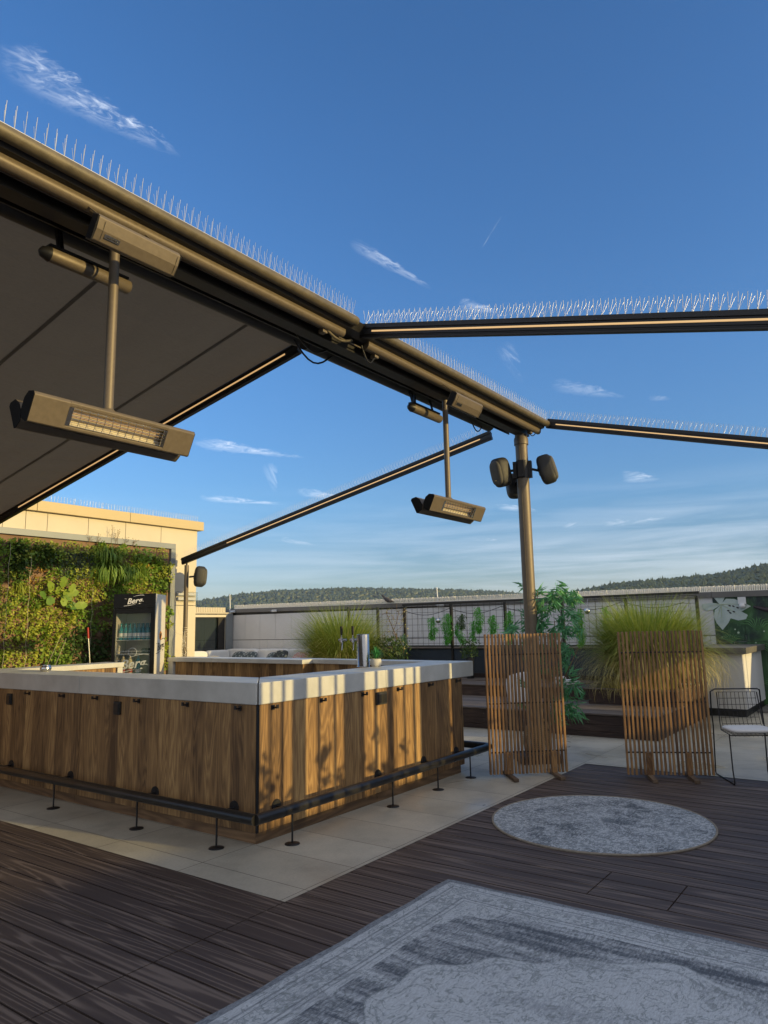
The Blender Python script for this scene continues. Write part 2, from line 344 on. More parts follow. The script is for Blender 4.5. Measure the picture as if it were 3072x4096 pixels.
def text_mesh(body, size, o, right, up, m, name, parent, shear=0.0, ext=.0006, off=0.0):
    cu_ = bpy.data.curves.new('txt', 'FONT'); cu_.body = body; cu_.size = size; cu_.extrude = ext; cu_.shear = shear; cu_.offset = off
    cu_.align_x = 'CENTER'; cu_.align_y = 'CENTER'; cu_.resolution_u = 3
    to = bpy.data.objects.new('txt', cu_); S.collection.objects.link(to)
    me = bpy.data.meshes.new_from_object(to.evaluated_get(bpy.context.evaluated_depsgraph_get()))
    bpy.data.objects.remove(to)
    right, up = Vector(right).normalized(), Vector(up).normalized(); n = right.cross(up)
    o = Vector(o)-ORI[parent]
    for v in me.vertices: v.co = o+right*v.co.x+up*v.co.y+n*v.co.z
    me.materials.clear(); me.materials.append(MT[m]); me.name = name
    ob = bpy.data.objects.new(name, me); S.collection.objects.link(ob); ob.parent = parent; ORI[ob] = ORI[parent]
    return ob
rnd = random.uniform
def rvec():
    while True:
        v = Vector((rnd(-1, 1), rnd(-1, 1), rnd(-1, 1)))
        if .05 < v.length < 1: return v.normalized()
#=SETTING=
# ------------------------------------------------------------------ terrace, ground, hills
def struct(name, mb, m): return tag(mb.build(name, m), kind='structure')
# tiled terrace floor
m = mat('porcelain_tiles', (.3, .3, .28), .5); t = m.node_tree
br = NN(t, 'ShaderNodeTexBrick'); t.links.new(objc(t, (1, 1, 1), (.02, .46, 0)), br.inputs['Vector'])
mp = br.inputs['Vector'].links[0].from_node; mp.inputs['Rotation'].default_value = (0, 0, math.pi/2); mp.inputs['Location'].default_value = (.02, .92, 0)
br.inputs['Scale'].default_value = 1; br.inputs['Brick Width'].default_value = .91; br.inputs['Row Height'].default_value = .455; br.offset = 0
br.inputs['Mortar Size'].default_value = .0028; br.inputs['Mortar Smooth'].default_value = .1; br.inputs['Bias'].default_value = 0
br.inputs['Color1'].default_value = (.37, .35, .30, 1); br.inputs['Color2'].default_value = (.43, .41, .355, 1); br.inputs['Mortar'].default_value = (.06, .058, .055, 1)
nz = noise(t, objc(t), 1.6, 7, .65); nf = noise(t, objc(t), 60, 3)
c = mix(t, .55, br.outputs[0], ramp(t, nz, [(.3, (.45, .45, .44)), (.5, (.95, .94, .9)), (.72, (1.3, 1.26, 1.18))]), 'MULTIPLY')
c = mix(t, .35, c, ramp(t, nf, [(.3, (.75, .75, .75)), (.7, (1.2, 1.2, 1.2))]), 'MULTIPLY')
t.links.new(c, bsdf(m).inputs[0])
wet = ramp(t, noise(t, objc(t, (1, 1, 1), (.3, 2.1, 0)), 1.15, 3, .5, .6), [(.42, (.55, .55, .55)), (.72, (.2, .2, .2))])
t.links.new(wet, bsdf(m).inputs['Roughness']); bump(m, br.outputs['Fac'], -.35, .003)
MT['tile'] = m
b = MB(); b.prism([(-12, -12), (10.75, -12), (10.75, 14), (-12, 14)], -.35, -.09)
struct('terrace_slab', b, 'black')
b = MB(); b.add([(-.667, -.925, 0), (4.0, -.925, 0), (4.0, -9.9, 0), (10.7, -9.9, 0), (10.7, 13, 0), (-.667, 13, 0)], [(0, 1, 2, 3, 4, 5)])
struct('terrace_paving', b, 'tile')
# deck boards
b = MB(); W_ = .145
def board(x0, y0, y1):
    if y1-y0 < .02: return
    b.box(x0+.006, x0+W_-.006, y0+.004, y1-.004, -.06, 0)
k = 0; x = -.667-W_
while x > -9: board(x, -9.9, -.925) ; board(x, -.925, 3.1); board(x, 3.1, 7.5); x -= W_
x = -.667; i = 0
while x < 4.0-W_*.5:
    cuts = [-.925]
    if i in (7, 8, 9): cuts += [-2.29] if i != 7 else [-2.29]
    if i in (7, 8, 9): cuts += [-2.73-.0]
    cuts += [-4.9-(i*1.37 % 2), -9.9]
    cuts = sorted(set(cuts), reverse=True)
    for p, q in zip(cuts, cuts[1:]): board(x, q, p)
    x += W_; i += 1
deck = struct('deck', b, 'deck')
# far ground and hills
b = MB(); b.box(-3000, 3000, -3000, 3000, -19.4, -18)
MT['fields'] = nmat('far_fields', (.10, .11, .04), (.24, .19, .10), .004, .9, bmp=0)
struct('ground', b, 'fields')
def ridge(azs, els, dist, depth):
    """terrain strip: height profile by azimuth; returns height function"""
    import bisect
    pts = sorted(zip(azs, els))
    def top(az):
        if az <= pts[0][0]: e = pts[0][1]
        elif az >= pts[-1][0]: e = pts[-1][1]
        else:
            for (a0, e0), (a1, e1) in zip(pts, pts[1:]):
                if a0 <= az <= a1:
                    s_ = (az-a0)/(a1-a0); e = e0+(e1-e0)*s_; break
        return math.tan(R(e))*dist+1.5
    def h(az, r):
        s_ = max(0, min(1, (r-(dist-depth))/depth)); s_ = s_*s_*(3-2*s_)
        back = max(0, min(1, (r-dist)/depth)); return -18+(top(az)+18)*s_*(1-back*.6)
    return h
CX, CY = -3.77, -3.92
h1 = ridge([20, 24, 26.4, 29.7, 38.6, 44.5, 47.4, 50.8, 56, 64], [1.3, 2.0, 2.3, 2.55, 2.92, 2.8, 2.55, 2.05, 1.6, 1.3], 2100, 700)
h2 = ridge([-20, 0, 7.5, 11.1, 14, 17.9, 20.7, 23, 27], [4.6, 4.3, 3.45, 2.95, 2.75, 2.6, 2.15, 1.5, .9], 1000, 420)
b = MB()
for h, r0, r1, a0, a1 in ((h1, 1300, 2700, 14, 90), (h2, 560, 1400, -50, 28)):
    na, nr = 80, 14; v = []
    for i in range(na+1):
        az = a0+(a1-a0)*i/na
        for j in range(nr+1):
            r = r0+(r1-r0)*j/nr; v.append((CX+r*math.cos(R(az)), CY+r*math.sin(R(az)), h(az, r)+1.5*math.sin(i*1.3+j)))
    b.add(v, [(i*(nr+1)+j, (i+1)*(nr+1)+j, (i+1)*(nr+1)+j+1, i*(nr+1)+j+1) for i in range(na) for j in range(nr)], True)
struct('hills', b, 'fields')
ICO_V = []; ICO_F = []
def _ico():
    import bmesh
    bm = bmesh.new(); bmesh.ops.create_icosphere(bm, subdivisions=1, radius=1)
    V_ = [v.co.copy() for v in bm.verts]; F_ = [[v.index for v in f.verts] for f in bm.faces]; bm.free(); return V_, F_
ICO_V, ICO_F = _ico()
def forest(h, n, a0, a1, r0, r1, s0, s1, name, label):
    b = MB()
    for _ in range(n):
        az = rnd(a0, a1); r = rnd(r0, r1); x, y = CX+r*math.cos(R(az)), CY+r*math.sin(R(az)); z = h(az, r)
        s_ = rnd(s0, s1); con = random.random() < .06; sx = s_*(.55 if con else 1); sz = s_*(1.5 if con else 1.05)
        ph = rnd(0, 6)
        b.add([(x+v.x*sx*(1+.35*math.sin(7*v.y+ph)), y+v.y*sx*(1+.35*math.sin(6*v.z+ph)), z+s_*.5+v.z*sz*(1+.3*math.sin(8*v.x+ph))) for v in ICO_V], ICO_F)
    o = b.build(name, 'forest'); tag(o, label, 'woodland', kind='stuff')
forest(h1, 6000, 24, 54, 1750, 2130, 4, 8, 'forest', 'far wooded ridge left of the steel post')
forest(h2, 4500, 4.5, 24, 760, 1010, 2.4, 5.2, 'forest', 'nearer wooded hill rising at the right edge')
h3 = lambda az, r: math.tan(R(1.62))*r-2
forest(h3, 800, 20, 54, 1180, 1290, 3.5, 7, 'forest', 'low belt of trees between terrace wall and far ridge')
# ------------------------------------------------------------------ terrace walls
def wtop(y): return 2.035+.0075*(y+1)
XW = 10.6
w = thing('terrace_wall', (XW, 6, 0), 'grey concrete panel wall behind the sofa and fence under a dark metal cap', 'wall')
def panels(b):
    joints = [12.15-.609*i for i in range(0, 23)]
    y = 12.12
    i = 0
    for a, c_ in zip(joints, joints[1:]):
        b.box(XW, XW+.04, c_+.004, a-.004, 1.245, 1.95)
    for a, c_ in zip([12.1, 11.86, 11.25, 10.94, 10.63, 10.02, 9.4], [11.86, 11.25, 10.94, 10.63, 10.02, 9.4, 8.8]):
        b.box(XW, XW+.04, c_+.004, a-.004, .02, 1.23)
    y = 8.8
    while y > -1.2: b.box(XW, XW+.04, y-.605, y-.004, .02, 1.23); y -= .609
part(w, 'wall_panel', 'concpanel', panels, .002)
def core(b):
    b.add([(x, y, z) for x, y in ((XW+.025, -12), (XW+.35, -12), (XW+.35, 13.2), (XW+.025, 13.2)) for z in (0, 1)], [])
    b.v = [(x, y, (0 if i % 2 == 0 else wtop(y)-.1)) for i, (x, y, z) in enumerate(b.v)]
    b.f = [[0, 1, 3, 2], [2, 3, 5, 4], [4, 5, 7, 6], [6, 7, 1, 0], [1, 7, 5, 3]]
part(w, 'wall_core', 'blackrough', core)
def cap(b):
    for a, c_ in ((-12, -1.04), (-1.04, 4), (4, 9), (9, 13.3)):
        b.add([(x, y, wtop(y)-dz) for y in (a+.002, c_-.002) for x in (XW-.035, XW+.4) for dz in (.105, 0)], [(0, 1, 3, 2), (4, 6, 7, 5), (0, 4, 5, 1), (2, 3, 7, 6), (1, 5, 7, 3), (0, 2, 6, 4)])
part(w, 'wall_cap', 'cap', cap)
# mural on the right part of the wall
m = mat('mural_green', (.05, .1, .04), .55); t = m.node_tree
n1 = noise(t, objc(t, (1, 1.1, 1.1)), 1.2, 3, .5, .8); n2 = noise(t, objc(t, (1, 2.5, .9)), 2.6, 4, .6, 2.2)
c1 = ramp(t, n1, [(.38, (.008, .016, .02)), (.66, (.05, .14, .035)), (.5, (.02, .06, .025))])
c = mix(t, ramp(t, n2, [(.5, (0, 0, 0)), (.75, (.5, .5, .5))]), c1, (.12, .26, .12)); t.links.new(c, bsdf(m).inputs[0]); MT['mural'] = m
MT['petal'] = nmat('painted_petal', (.36, .45, .43), (.52, .58, .54), 5, .6, bmp=0)
MT['petal2'] = nmat('painted_petal_centre', (.33, .42, .22), (.45, .5, .35), 6, .6, bmp=0)
mu = thing('wall_mural', (XW, -1.05, 0), 'dark green wall mural with a large white lily and fireflies', 'mural')
def mur(b):
    ys = [-1.04, -1.28, -1.57, -2.0, -2.45, -3.0, -3.6]
    for z0, z1, off in ((.02, 1.115, 0), (1.122, 1.95, 0)):
        for y0, y1 in zip([-1.04, -1.55, -2.15, -2.75, -3.35, -3.95], [-1.55, -2.15, -2.75, -3.35, -3.95, -4.55]) if z0 > 1 else zip([-1.04, -1.35, -1.85, -2.45, -3.05, -3.65, -4.25], [-1.35, -1.85, -2.45, -3.05, -3.65, -4.25, -4.85]):
            b.box(XW-.012, XW-.002, y1+.003, y0-.003, z0, z1)
part(mu, 'painted_board', 'mural', mur)
def petals(b, grow=1):
    x = XW-.0145
    P = [[(-1.07, 1.93), (-1.16, 1.80), (-1.20, 1.81), (-1.26, 1.93)],
         [(-.85, 1.82), (-1.06, 1.83), (-1.19, 1.80), (-1.05, 1.71), (-.93, 1.69), (-.86, 1.73)],
         [(-1.19, 1.80), (-1.07, 1.70), (-1.04, 1.58), (-1.08, 1.46), (-1.17, 1.33), (-1.28, 1.46), (-1.33, 1.55), (-1.30, 1.67)],
         [(-1.20, 1.80), (-1.30, 1.64), (-1.33, 1.54), (-1.45, 1.50), (-1.58, 1.52), (-1.61, 1.60), (-1.45, 1.70)],
         [(-1.19, 1.81), (-1.28, 1.90), (-1.42, 1.89), (-1.55, 1.83), (-1.68, 1.75), (-1.52, 1.66), (-1.42, 1.70)]]
    for i, p in enumerate(P):
        b.add([(x-.0006*i, y, z) for y, z in p]+[(x+.002, y, z) for y, z in p], [tuple(range(len(p)))]+[(j, j+len(p), (j+1) % len(p)+len(p), (j+1) % len(p)) for j in range(len(p))])
part(mu, 'painted_lily', 'petal', petals)
def veins(b):
    for q in [(-1.17, 1.42), (-1.1, 1.55), (-1.5, 1.56), (-1.58, 1.77), (-.92, 1.76)]:
        b.tube([(XW-.018, -1.19, 1.80), (XW-.018, (q[0]-1.19)/2, (q[1]+1.80)/2+.015), (XW-.018, *q)], [.006, .004, .001], 5)
part(mu, 'painted_vein', 'petal2', veins)
MT['darkpaint'] = mat('dark_paint', (.03, .02, .025), .6)
def stamens(b):
    for y, z in [(-1.33, 1.77), (-1.39, 1.76), (-1.46, 1.73), (-1.30, 1.68), (-1.33, 1.64), (-1.39, 1.66)]:
        b.superell((XW-.02, y, z), (.002, 0, 0), (0, .022, .008), (0, -.004, .012), 2, 8, 6)
    b.tube([(XW-.015, -1.72, 1.74), (XW-.015, -2.0, 1.66), (XW-.015, -2.5, 1.5), (XW-.015, -2.9, 1.42)], [.02, .05, .05, .03], 6)
part(mu, 'painted_stamen', 'darkpaint', stamens)
MT['fly'] = mat('pale_paint', (.4, .5, .36), .6)
def flies(b):
    for y, z, r in [(-1.38, 1.34, .014), (-1.43, 1.28, .02), (-1.6, 1.58, .012), (-1.62, 1.42, .008), (-1.85, 1.3, .014), (-1.15, 1.2, .01), (-1.75, 1.5, .008), (-2.05, 1.45, .01), (-1.95, 1.0, .012), (-1.5, 1.05, .012), (-2.2, .7, .012), (-1.7, 1.1, .012)]:
        b.lathe([(r, 0), (r*.3, .003)], (XW-.0125, y, z), (-1, 0, 0), 10)
    for k in range(60):
        y = rnd(-1.7, -3.2); z = rnd(.2, 1.2); a = rnd(-.8, .8); p = Vector((XW-.0135, y, z))
        d = Vector((0, math.sin(a), math.cos(a)))
        if k % 2: continue
part(mu, 'painted_firefly', 'fly', flies)
MT['paintleaf'] = nmat('painted_foliage', (.04, .14, .04), (.14, .32, .12), 3, .6, bmp=0)
def pfol(b):
    for cy, cz, n, L in [(-1.95, .35, 12, .3), (-2.0, .95, 12, .35), (-1.75, 1.4, 9, .3), (-2.3, 1.5, 10, .3), (-1.3, 1.15, 9, .22), (-2.5, .5, 12, .4)]:
        for k in range(n):
            a = -1.3+2.6*k/(n-1); b.tube([(XW-.0145-.0003*k, cy, cz-L*.3), (XW-.0145-.0003*k, cy+math.sin(a)*L*.5, cz+math.cos(a)*L*.4), (XW-.0145-.0003*k, cy+math.sin(a)*L, cz+math.cos(a)*L*.55)], [.001, .007, .0008], 4)
part(mu, 'painted_leaf', 'paintleaf', pfol)
def walllamp(loc, label):
    t_ = thing('bulkhead_light', loc, label, 'wall light', 'small clear light fittings under the wall cap')
    x, y, z = loc
    part(t_, 'light_body', 'white', lambda b: b.box(x-.05, x-.008, y-.09, y+.09, z-.03, z+.03), .01)
    part(t_, 'light_clip', 'steel', lambda b: b.tube([(x-.055, y-.12, z), (x-.055, y+.12, z)], .008))
walllamp((XW-.04, 4.86, 2.0), 'small clear light fitting under wall cap above the wire fence')
walllamp((XW-.04, 10.3, 2.03), 'small clear light fitting under wall cap above the sofa')
walllamp((XW-.04, 12.0, 2.06), 'small clear light fitting at the wall corner beside the window')
ml = thing('mural_lamp', (XW-.05, -1.54, 1.8), 'white square lamp shade with round bulb above the lily mural', 'wall light')
part(ml, 'lamp_plate', 'white', lambda b: b.box(XW-.06, XW-.015, -1.61, -1.48, 1.79, 1.92), .004)
part(ml, 'lamp_glass', 'white', lambda b: b.lathe([(.01, -.05), (.05, -.04), (.055, 0), (.03, .03)], (XW-.07, -1.545, 1.77)))
# column stub with cap in front of mural
st = thing('half_wall', (9.1, -1.5, 0), 'short grey panelled wall stub with dark metal cap beside the mural', 'wall')
part(st, 'stub_panel', 'concpanel', lambda b: (b.box(8.80, 8.83, -1.435, -1.0, .12, .975), b.box(8.80, 8.83, -1.76, -1.441, .12, .975), b.box(8.835, 9.06, -1.765, -1.74, .12, .975), b.box(9.09, 10.58, -1.765, -1.74, .12, .975)), .002)
part(st, 'stub_core', 'blackrough', lambda b: b.box(8.832, 10.58, -1.738, -1.0, .0, .975))
part(st, 'stub_base', 'cap', lambda b: b.box(8.85, 10.57, -1.73, -1.02, 0.001, .118))
part(st, 'stub_cap', 'cap', lambda b: (b.box(8.72, 9.1, -1.84, -1.0, .977, 1.075), b.box(9.106, 10.56, -1.84, -1.0, .977, 1.075)), .004)
ms = thing('door_mat', (9.9, -2.1, 0), 'dark grey slab mat lying at the foot of the mural', 'mat')
part(ms, 'mat_slab', 'cap', lambda b: b.box(9.5, 10.55, -2.6, -1.78, .001, .035), .005)
# sun-side parapet of the terrace (out of frame, shades the floor)
pw = thing('side_parapet', (2, -10, 0), 'tall pale parapet wall closing the terrace on the sunny side', 'wall')
part(pw, 'wall_body', 'concpanel', lambda b: b.box(-12, 10.55, -10.3, -10.0, 0, 1.95), .004)
part(pw, 'wall_cap', 'cap', lambda b: b.box(-12, 10.55, -10.36, -9.94, 1.952, 2.05), .004)
#=BUILDING=
# ------------------------------------------------------------------ building with the living wall
YB = 6.1
bd = thing('building', (1, YB, 0), 'cream panelled building with ochre parapet and planted wall', 'building')
def facade(b):
    # panels above green wall
    xs = [-4, -3.0, -2, -1.2, -.45, .2, .98, 1.30, 1.62, 2.27, 2.92, 3.60, 4.36]
    for a, c_ in zip(xs, xs[1:]):
        if c_ < 4: b.box(a+.004, c_-.004, YB-.02, YB, 3.0, 3.27)
    b.box(3.604, 4.36, YB-.02, YB, 1.96, 3.27)
    b.box(3.604, 4.36, YB-.02, YB, .02, 1.95)
    b.box(-4, 3.6, YB-.01, YB, 0, 2.997)
    b.box(4.335, 4.358, YB+.003, 12.0, .02, 3.27)
part(bd, 'facade_panel', 'cream', facade)
part(bd, 'wall_core', 'blackrough', lambda b: b.box(-4, 4.33, YB+.002, 13, 0, 3.26))
part(bd, 'parapet', 'parapet', lambda b: (b.box(-4, .2, YB-.09, YB+.4, 3.275, 3.43), b.box(.206, 1.42, YB-.09, YB+.4, 3.275, 3.43), b.box(1.426, 2.95, YB-.09, YB+.4, 3.275, 3.43), b.box(2.956, 4.45, YB-.09, YB+.4, 3.275, 3.43), b.box(4.0, 4.45, YB+.404, 12.9, 3.275, 3.43)), .004)
# low wing with the window
part(bd, 'wing_wall', 'cream', lambda b: (b.box(4.36, 9.15, 12.1, 12.4, 0, 2.0), b.box(4.36, 10.55, 12.1, 12.4, 0, .3), b.box(10.3, 10.59, 12.05, 12.4, 0, 2.02)))
part(bd, 'wing_fascia', 'cream', lambda b: (b.box(9.15, 10.4, 12.02, 12.4, 1.90, 1.97), b.box(7.0, 10.45, 12.0, 12.4, 2.0, 2.03)))
part(bd, 'corrugated_coping', 'cream', lambda b: [b.lathe([(.03, 0), (.03, .14)], (6.6+.062*i, 12.05, 2.035), (0, 0, 1), 8) for i in range(60)])
wf = part(bd, 'window_frame', 'bronzedark', lambda b: (b.box(10.06, 10.3, 12.07, 12.16, .3, 1.9), b.box(9.2, 9.26, 12.08, 12.16, .3, 1.9), b.box(9.26, 10.06, 12.1, 12.16, .3, .36)))
b = MB(); b.box(9.262, 10.058, 12.13, 12.14, .36, 1.9); b.build('window_pane', 'glass', wf)
part(bd, 'window_reveal', 'greyframe', lambda b: b.box(10.302, 10.56, 12.01, 12.048, .3, 1.99))
fr = part(bd, 'living_wall_frame', 'greyframe', lambda b: (b.box(-3.9, 3.85, YB-.10, YB-.021, 2.90, 2.99), b.box(3.76, 3.85, YB-.10, YB-.021, 0.02, 2.898)), .003)
part(bd, 'planting_felt', 'felt', lambda b: b.box(-3.9, 3.755, YB-.05, YB-.012, .02, 2.898))
b = MB()
for r in range(18):
    for k in range(34):
        if random.random() < .8:
            x0 = -2.2+k*.175+rnd(-.02, .02); z = .1+r*.155
            b.superell((x0, YB-.055, z), (.075, 0, 0), (0, .03, 0), (0, 0, .045), 2.6, 12, 6)
b.build('pocket_felt', 'felt', bd)
el_ = thing('emergency_light', (4.1, YB-.02, 2.1), 'clear twin emergency light box on the cream facade', 'wall light')
part(el_, 'light_case', 'clear', lambda b: b.box(3.92, 4.34, YB-.11, YB-.022, 2.02, 2.19), .015)
pieces(el_, 'light_tube', 'white', [lambda b: b.box(3.94, 4.32, YB-.07, YB-.024, 2.04, 2.09), lambda b: b.box(3.94, 4.32, YB-.07, YB-.024, 2.12, 2.165)], .01)
# ---- spike strips
def wires(b, L, n, H, r, fan, seg=4):
    for i in range(n):
        x = -L/2+L*(i+.5)/n
        for dy, dx in ((0, .004), (fan, .012), (-fan, -.012)):
            b.tube([(x, 0, .004), (x+dx+rnd(-.004, .004), dy+rnd(-.004, .004), H*(1 if dy == 0 else .96))], r, seg)
def strip(L, n, H, r, fan, name='bird_spike_strip', m='wire'):
    b = MB(); wires(b, L, n, H, r, fan); b.box(-L/2, L/2, -.012, .012, 0, .006)
    return b.build(name, m)
SG = 'bird spike strips along the steel beams'
sp0 = strip(.5, 10, .115, .0013, .04)
tag(sp0, 'thin steel bird spike strip on top of the terrace awning frame', 'bird spikes', SG)
first = [True]
def spikes_line(src, a, b_, L, label=None, group=None, flag=None):
    a, b_ = Vector(a), Vector(b_); d = b_-a; n = max(1, round(d.length/L)); q = d.to_track_quat('X', 'Z').to_euler()
    for i in range(n):
        p = a+d*((i+.5)/n)
        if flag[0]: o = src; flag[0] = False
        else: o = src.copy(); S.collection.objects.link(o)
        o.location = p; o.rotation_euler = q
        if label: o['label'] = label
        if group: o['group'] = group
#=PERGOLA=
# ------------------------------------------------------------------ awning frame
YC = -.434
pg = thing('awning_frame', (3.87, YC, 0), 'large bronze double awning frame on steel posts over the bar', 'awning')
J0, J1, J2 = -3.1, .51, 3.95
def rnd_prof(cy, cz, r, n=14): return [(cy+r*math.cos(2*math.pi*k/n), cz+r*math.sin(2*math.pi*k/n)) for k in range(n)]
YA, ZA, XA = (0, 1, 0), (0, 0, 1), (1, 0, 0)
def tubes(b):
    for x0, x1 in ((-4.2, .37), (.66, 4.09)):
        b.tube([(x0, -.70, 3.883), (x1-.03, -.70, 3.883), (x1-.01, -.70, 3.882), (x1, -.70, 3.88)], [.038, .038, .034, .022], 20)
part(pg, 'cover_tube', 'bronze2', tubes)
part(pg, 'beam_shell', 'bronzedark', lambda b: (b.profile([(-.69, 3.90), (-.655, 3.835), (-.57, 3.822), (-.55, 3.84), (-.40, 3.86), (-.20, 3.87), (-.10, 3.96), (-.3, 4.0), (-.6, 3.97)], (-4.2, 0, 0), YA, ZA, XA, 8.25)))
part(pg, 'cassette_front', 'bronze', lambda b: (b.profile([(-.625, 3.825), (-.62, 3.79), (-.60, 3.770), (-.575, 3.77), (-.562, 3.82)], (-4.2, 0, 0), YA, ZA, XA, 4.52, True), b.profile([(-.625, 3.825), (-.62, 3.79), (-.60, 3.770), (-.575, 3.77), (-.562, 3.82)], (.62, 0, 0), YA, ZA, XA, 3.42, True)))
part(pg, 'conduit', 'bronze', lambda b: b.tube([(-4.2, -.55, 3.782), (.2, -.55, 3.782), (3.95, -.55, 3.782)], .006, 8))
part(pg, 'centre_beam', 'bronzedark', lambda b: b.box(-4.2, 4.0, -.49, -.378, 3.75, 3.858), .004)
part(pg, 'inner_rib', 'bronzedark', lambda b: (b.box(-4.2, 3.95, -.33, -.30, 3.80, 3.87), b.box(-4.2, 3.95, -.25, -.235, 3.81, 3.87)), .002)
part(pg, 'roller_tube', 'bronzedark', lambda b: (b.tube([(-4.2, -.08, 3.915), (.35, -.08, 3.915)], .075, 20), b.tube([(.45, -.08, 3.915), (3.75, -.08, 3.915)], .075, 20)))
rails = [((J1, -.64, 3.875), (J1, -4.6, 2.885)), ((4.09, -.69, 3.905), (4.09, -4.6, 2.81)), ((J1, .05, 3.92), (J1, 5.75, 2.86)), ((J2, .0, 3.855), (J2, 5.95, 2.70)), ((J0, .02, 3.885), (J0, 5.75, 2.78)), ((J0, -.64, 3.875), (J0, -4.6, 2.885))]
for i, (a, c_) in enumerate(rails):
    a, c_ = Vector(a), Vector(c_)
    d = (c_-a).normalized()
    def rl(b):
        b.beam(a, c_, .046, .10)
        up = Vector((0, 0, 1)); r_ = d.cross(up).normalized(); u_ = r_.cross(d)
        b.beam(a+u_*.02, c_+u_*.02, .066, .014); b.beam(a-u_*.036, c_-u_*.036, .060, .008); b.beam(a-u_*.057, c_-u_*.057, .04, .014)
    ro = part(pg, 'guide_rail', 'black', rl)
    u_ = d.cross(Vector((0, 0, 1))).normalized().cross(d)
    e0 = .12 if i in (0, 1) else .15; e1 = 3.9 if i in (0, 1) else (4.9 if i == 3 else 4.7)
    if i < 4:
        bb = MB(); bb.beam(a+d*e0-u_*.012+Vector((-.0255, 0, 0)), a+d*e1-u_*.012+Vector((-.0255, 0, 0)), .005, .012); bb.build('led_strip', 'led', ro)
part(pg, 'end_foot', 'blackrough', lambda b: b.lathe([(.014, 2.62), (.014, 2.70), (.02, 2.72)], (3.95, 5.83, 0)))
# awning fabric, slightly below rails' upper line
def fab(b):
    x0, x1 = J0+.03, J1-.03; n = 24; mm = 8; v = []
    for i in range(n+1):
        s_ = i/n; y = -.06+5.7*s_
        for j in range(mm+1):
            u = j/mm; z = 3.975-1.07*s_-.05*math.sin(math.pi*u)*math.sin(math.pi*s_)
            v.append((x0+(x1-x0)*u, y, z))
    b.add(v, [(i*(mm+1)+j, i*(mm+1)+j+1, (i+1)*(mm+1)+j+1, (i+1)*(mm+1)+j) for i in range(n) for j in range(mm)], True)
fb = part(pg, 'awning_cloth', 'fabric', fab)
MT['seam'] = mat('cloth_seam', (.15, .135, .11), .9)
def seams(b, sx):
    if 1:
        pts = [(sx, -.06+5.7*k/12, 3.975-1.07*k/12-.05*math.sin(math.pi*(sx-J0)/(J1-J0))*math.sin(math.pi*k/12)-.006) for k in range(13)]
        for p, q in zip(pts, pts[1:]): b.beam(p, q, .03, .003)
pieces(pg, 'cloth_seam', 'seam', [lambda b, q=q: seams(b, q) for q in (-2.45, -1.25, -.05)])
part(pg, 'front_bar', 'bronzedark', lambda b: b.beam((J0, 5.68, 2.78), (J1, 5.68, 2.78), .09, .09), .01)
post = part(pg, 'post', 'bronze', lambda b: b.tube([(3.87, YC, 0), (3.87, YC, 3.75)], .072, 28))
b = MB(); b.tube([(3.795, YC-.012, 0.2), (3.795, YC-.012, 3.6)], .0025, 5); b.build('post_seam', 'bronze2', post)
b = MB(); b.lathe([(.085, 3.63), (.085, 3.70), (.078, 3.72)], (3.87, YC, 0)); b.build('post_collar', 'bronze', post)
b = MB(); b.lathe([(.079, 3.22), (.079, 3.43)], (3.87, YC, 0))
for a in (.3, 1.9, 3.4, 5.0):
    b.obox((3.87+.09*math.cos(a), YC+.09*math.sin(a), 3.325), (.02*math.cos(a), .02*math.sin(a), 0), (-.035*math.sin(a), .035*math.cos(a), 0), (0, 0, .10))
b.build('post_clamp', 'black', post)
part(pg, 'support_pole', 'bronze', lambda b: b.tube([(3.95, 5.83, 0), (3.95, 5.83, 2.62)], .037, 18))
# cables and clips near the joints
def loop(b, p, w, h, r=.009, d=(1, 0, 0)):
    d = Vector(d); b.tube([Vector(p)+d*w*(k/8-.5)+Vector((0, 0, -h*math.sin(math.pi*k/8))) for k in range(9)], r, 6)
pieces(pg, 'cable', 'black', [lambda b, a=a: loop(b, *a) for a in (((.3, -.30, 3.82), .42, .10), ((.5, -.12, 3.87), .5, .14, .008), ((3.4, -.1, 3.88), .3, .12, .007), ((3.9, -.56, 3.79), .25, .06, .006), ((.70, -.56, 3.80), .2, .12, .008))])
pieces(pg, 'cable_clip', 'bronze', [lambda b, x=x: b.box(x, x+.05, -.58, -.53, 3.745, 3.775) for x in (.1, .76, 3.84)], .003)
part(pg, 'grey_hose', 'bronze2', lambda b: loop(b, (.28, -.58, 3.79), .34, .05, .011))
# spikes on the frame
spikes_line(sp0, (-4.2, -.70, 3.918), (.34, -.70, 3.918), .5, flag=first)
spikes_line(sp0, (.68, -.70, 3.918), (4.08, -.70, 3.918), .5, flag=first)
for i in (0, 1, 3):
    a, c_ = map(Vector, rails[i]); d = (c_-a).normalized()
    u_ = d.cross(Vector((0, 0, 1))).normalized().cross(d)*.04
    spikes_line(sp0, a+u_, a+d*(4.0 if i != 3 else 6.0)+u_, .5, flag=first)
spikes_line(sp0, (1.1, YB+.02, 3.432), (4.4, YB+.02, 3.432), .5, 'thin steel bird spike strip on the ochre parapet of the building', 'bird spike strips on the building parapet', flag=first)
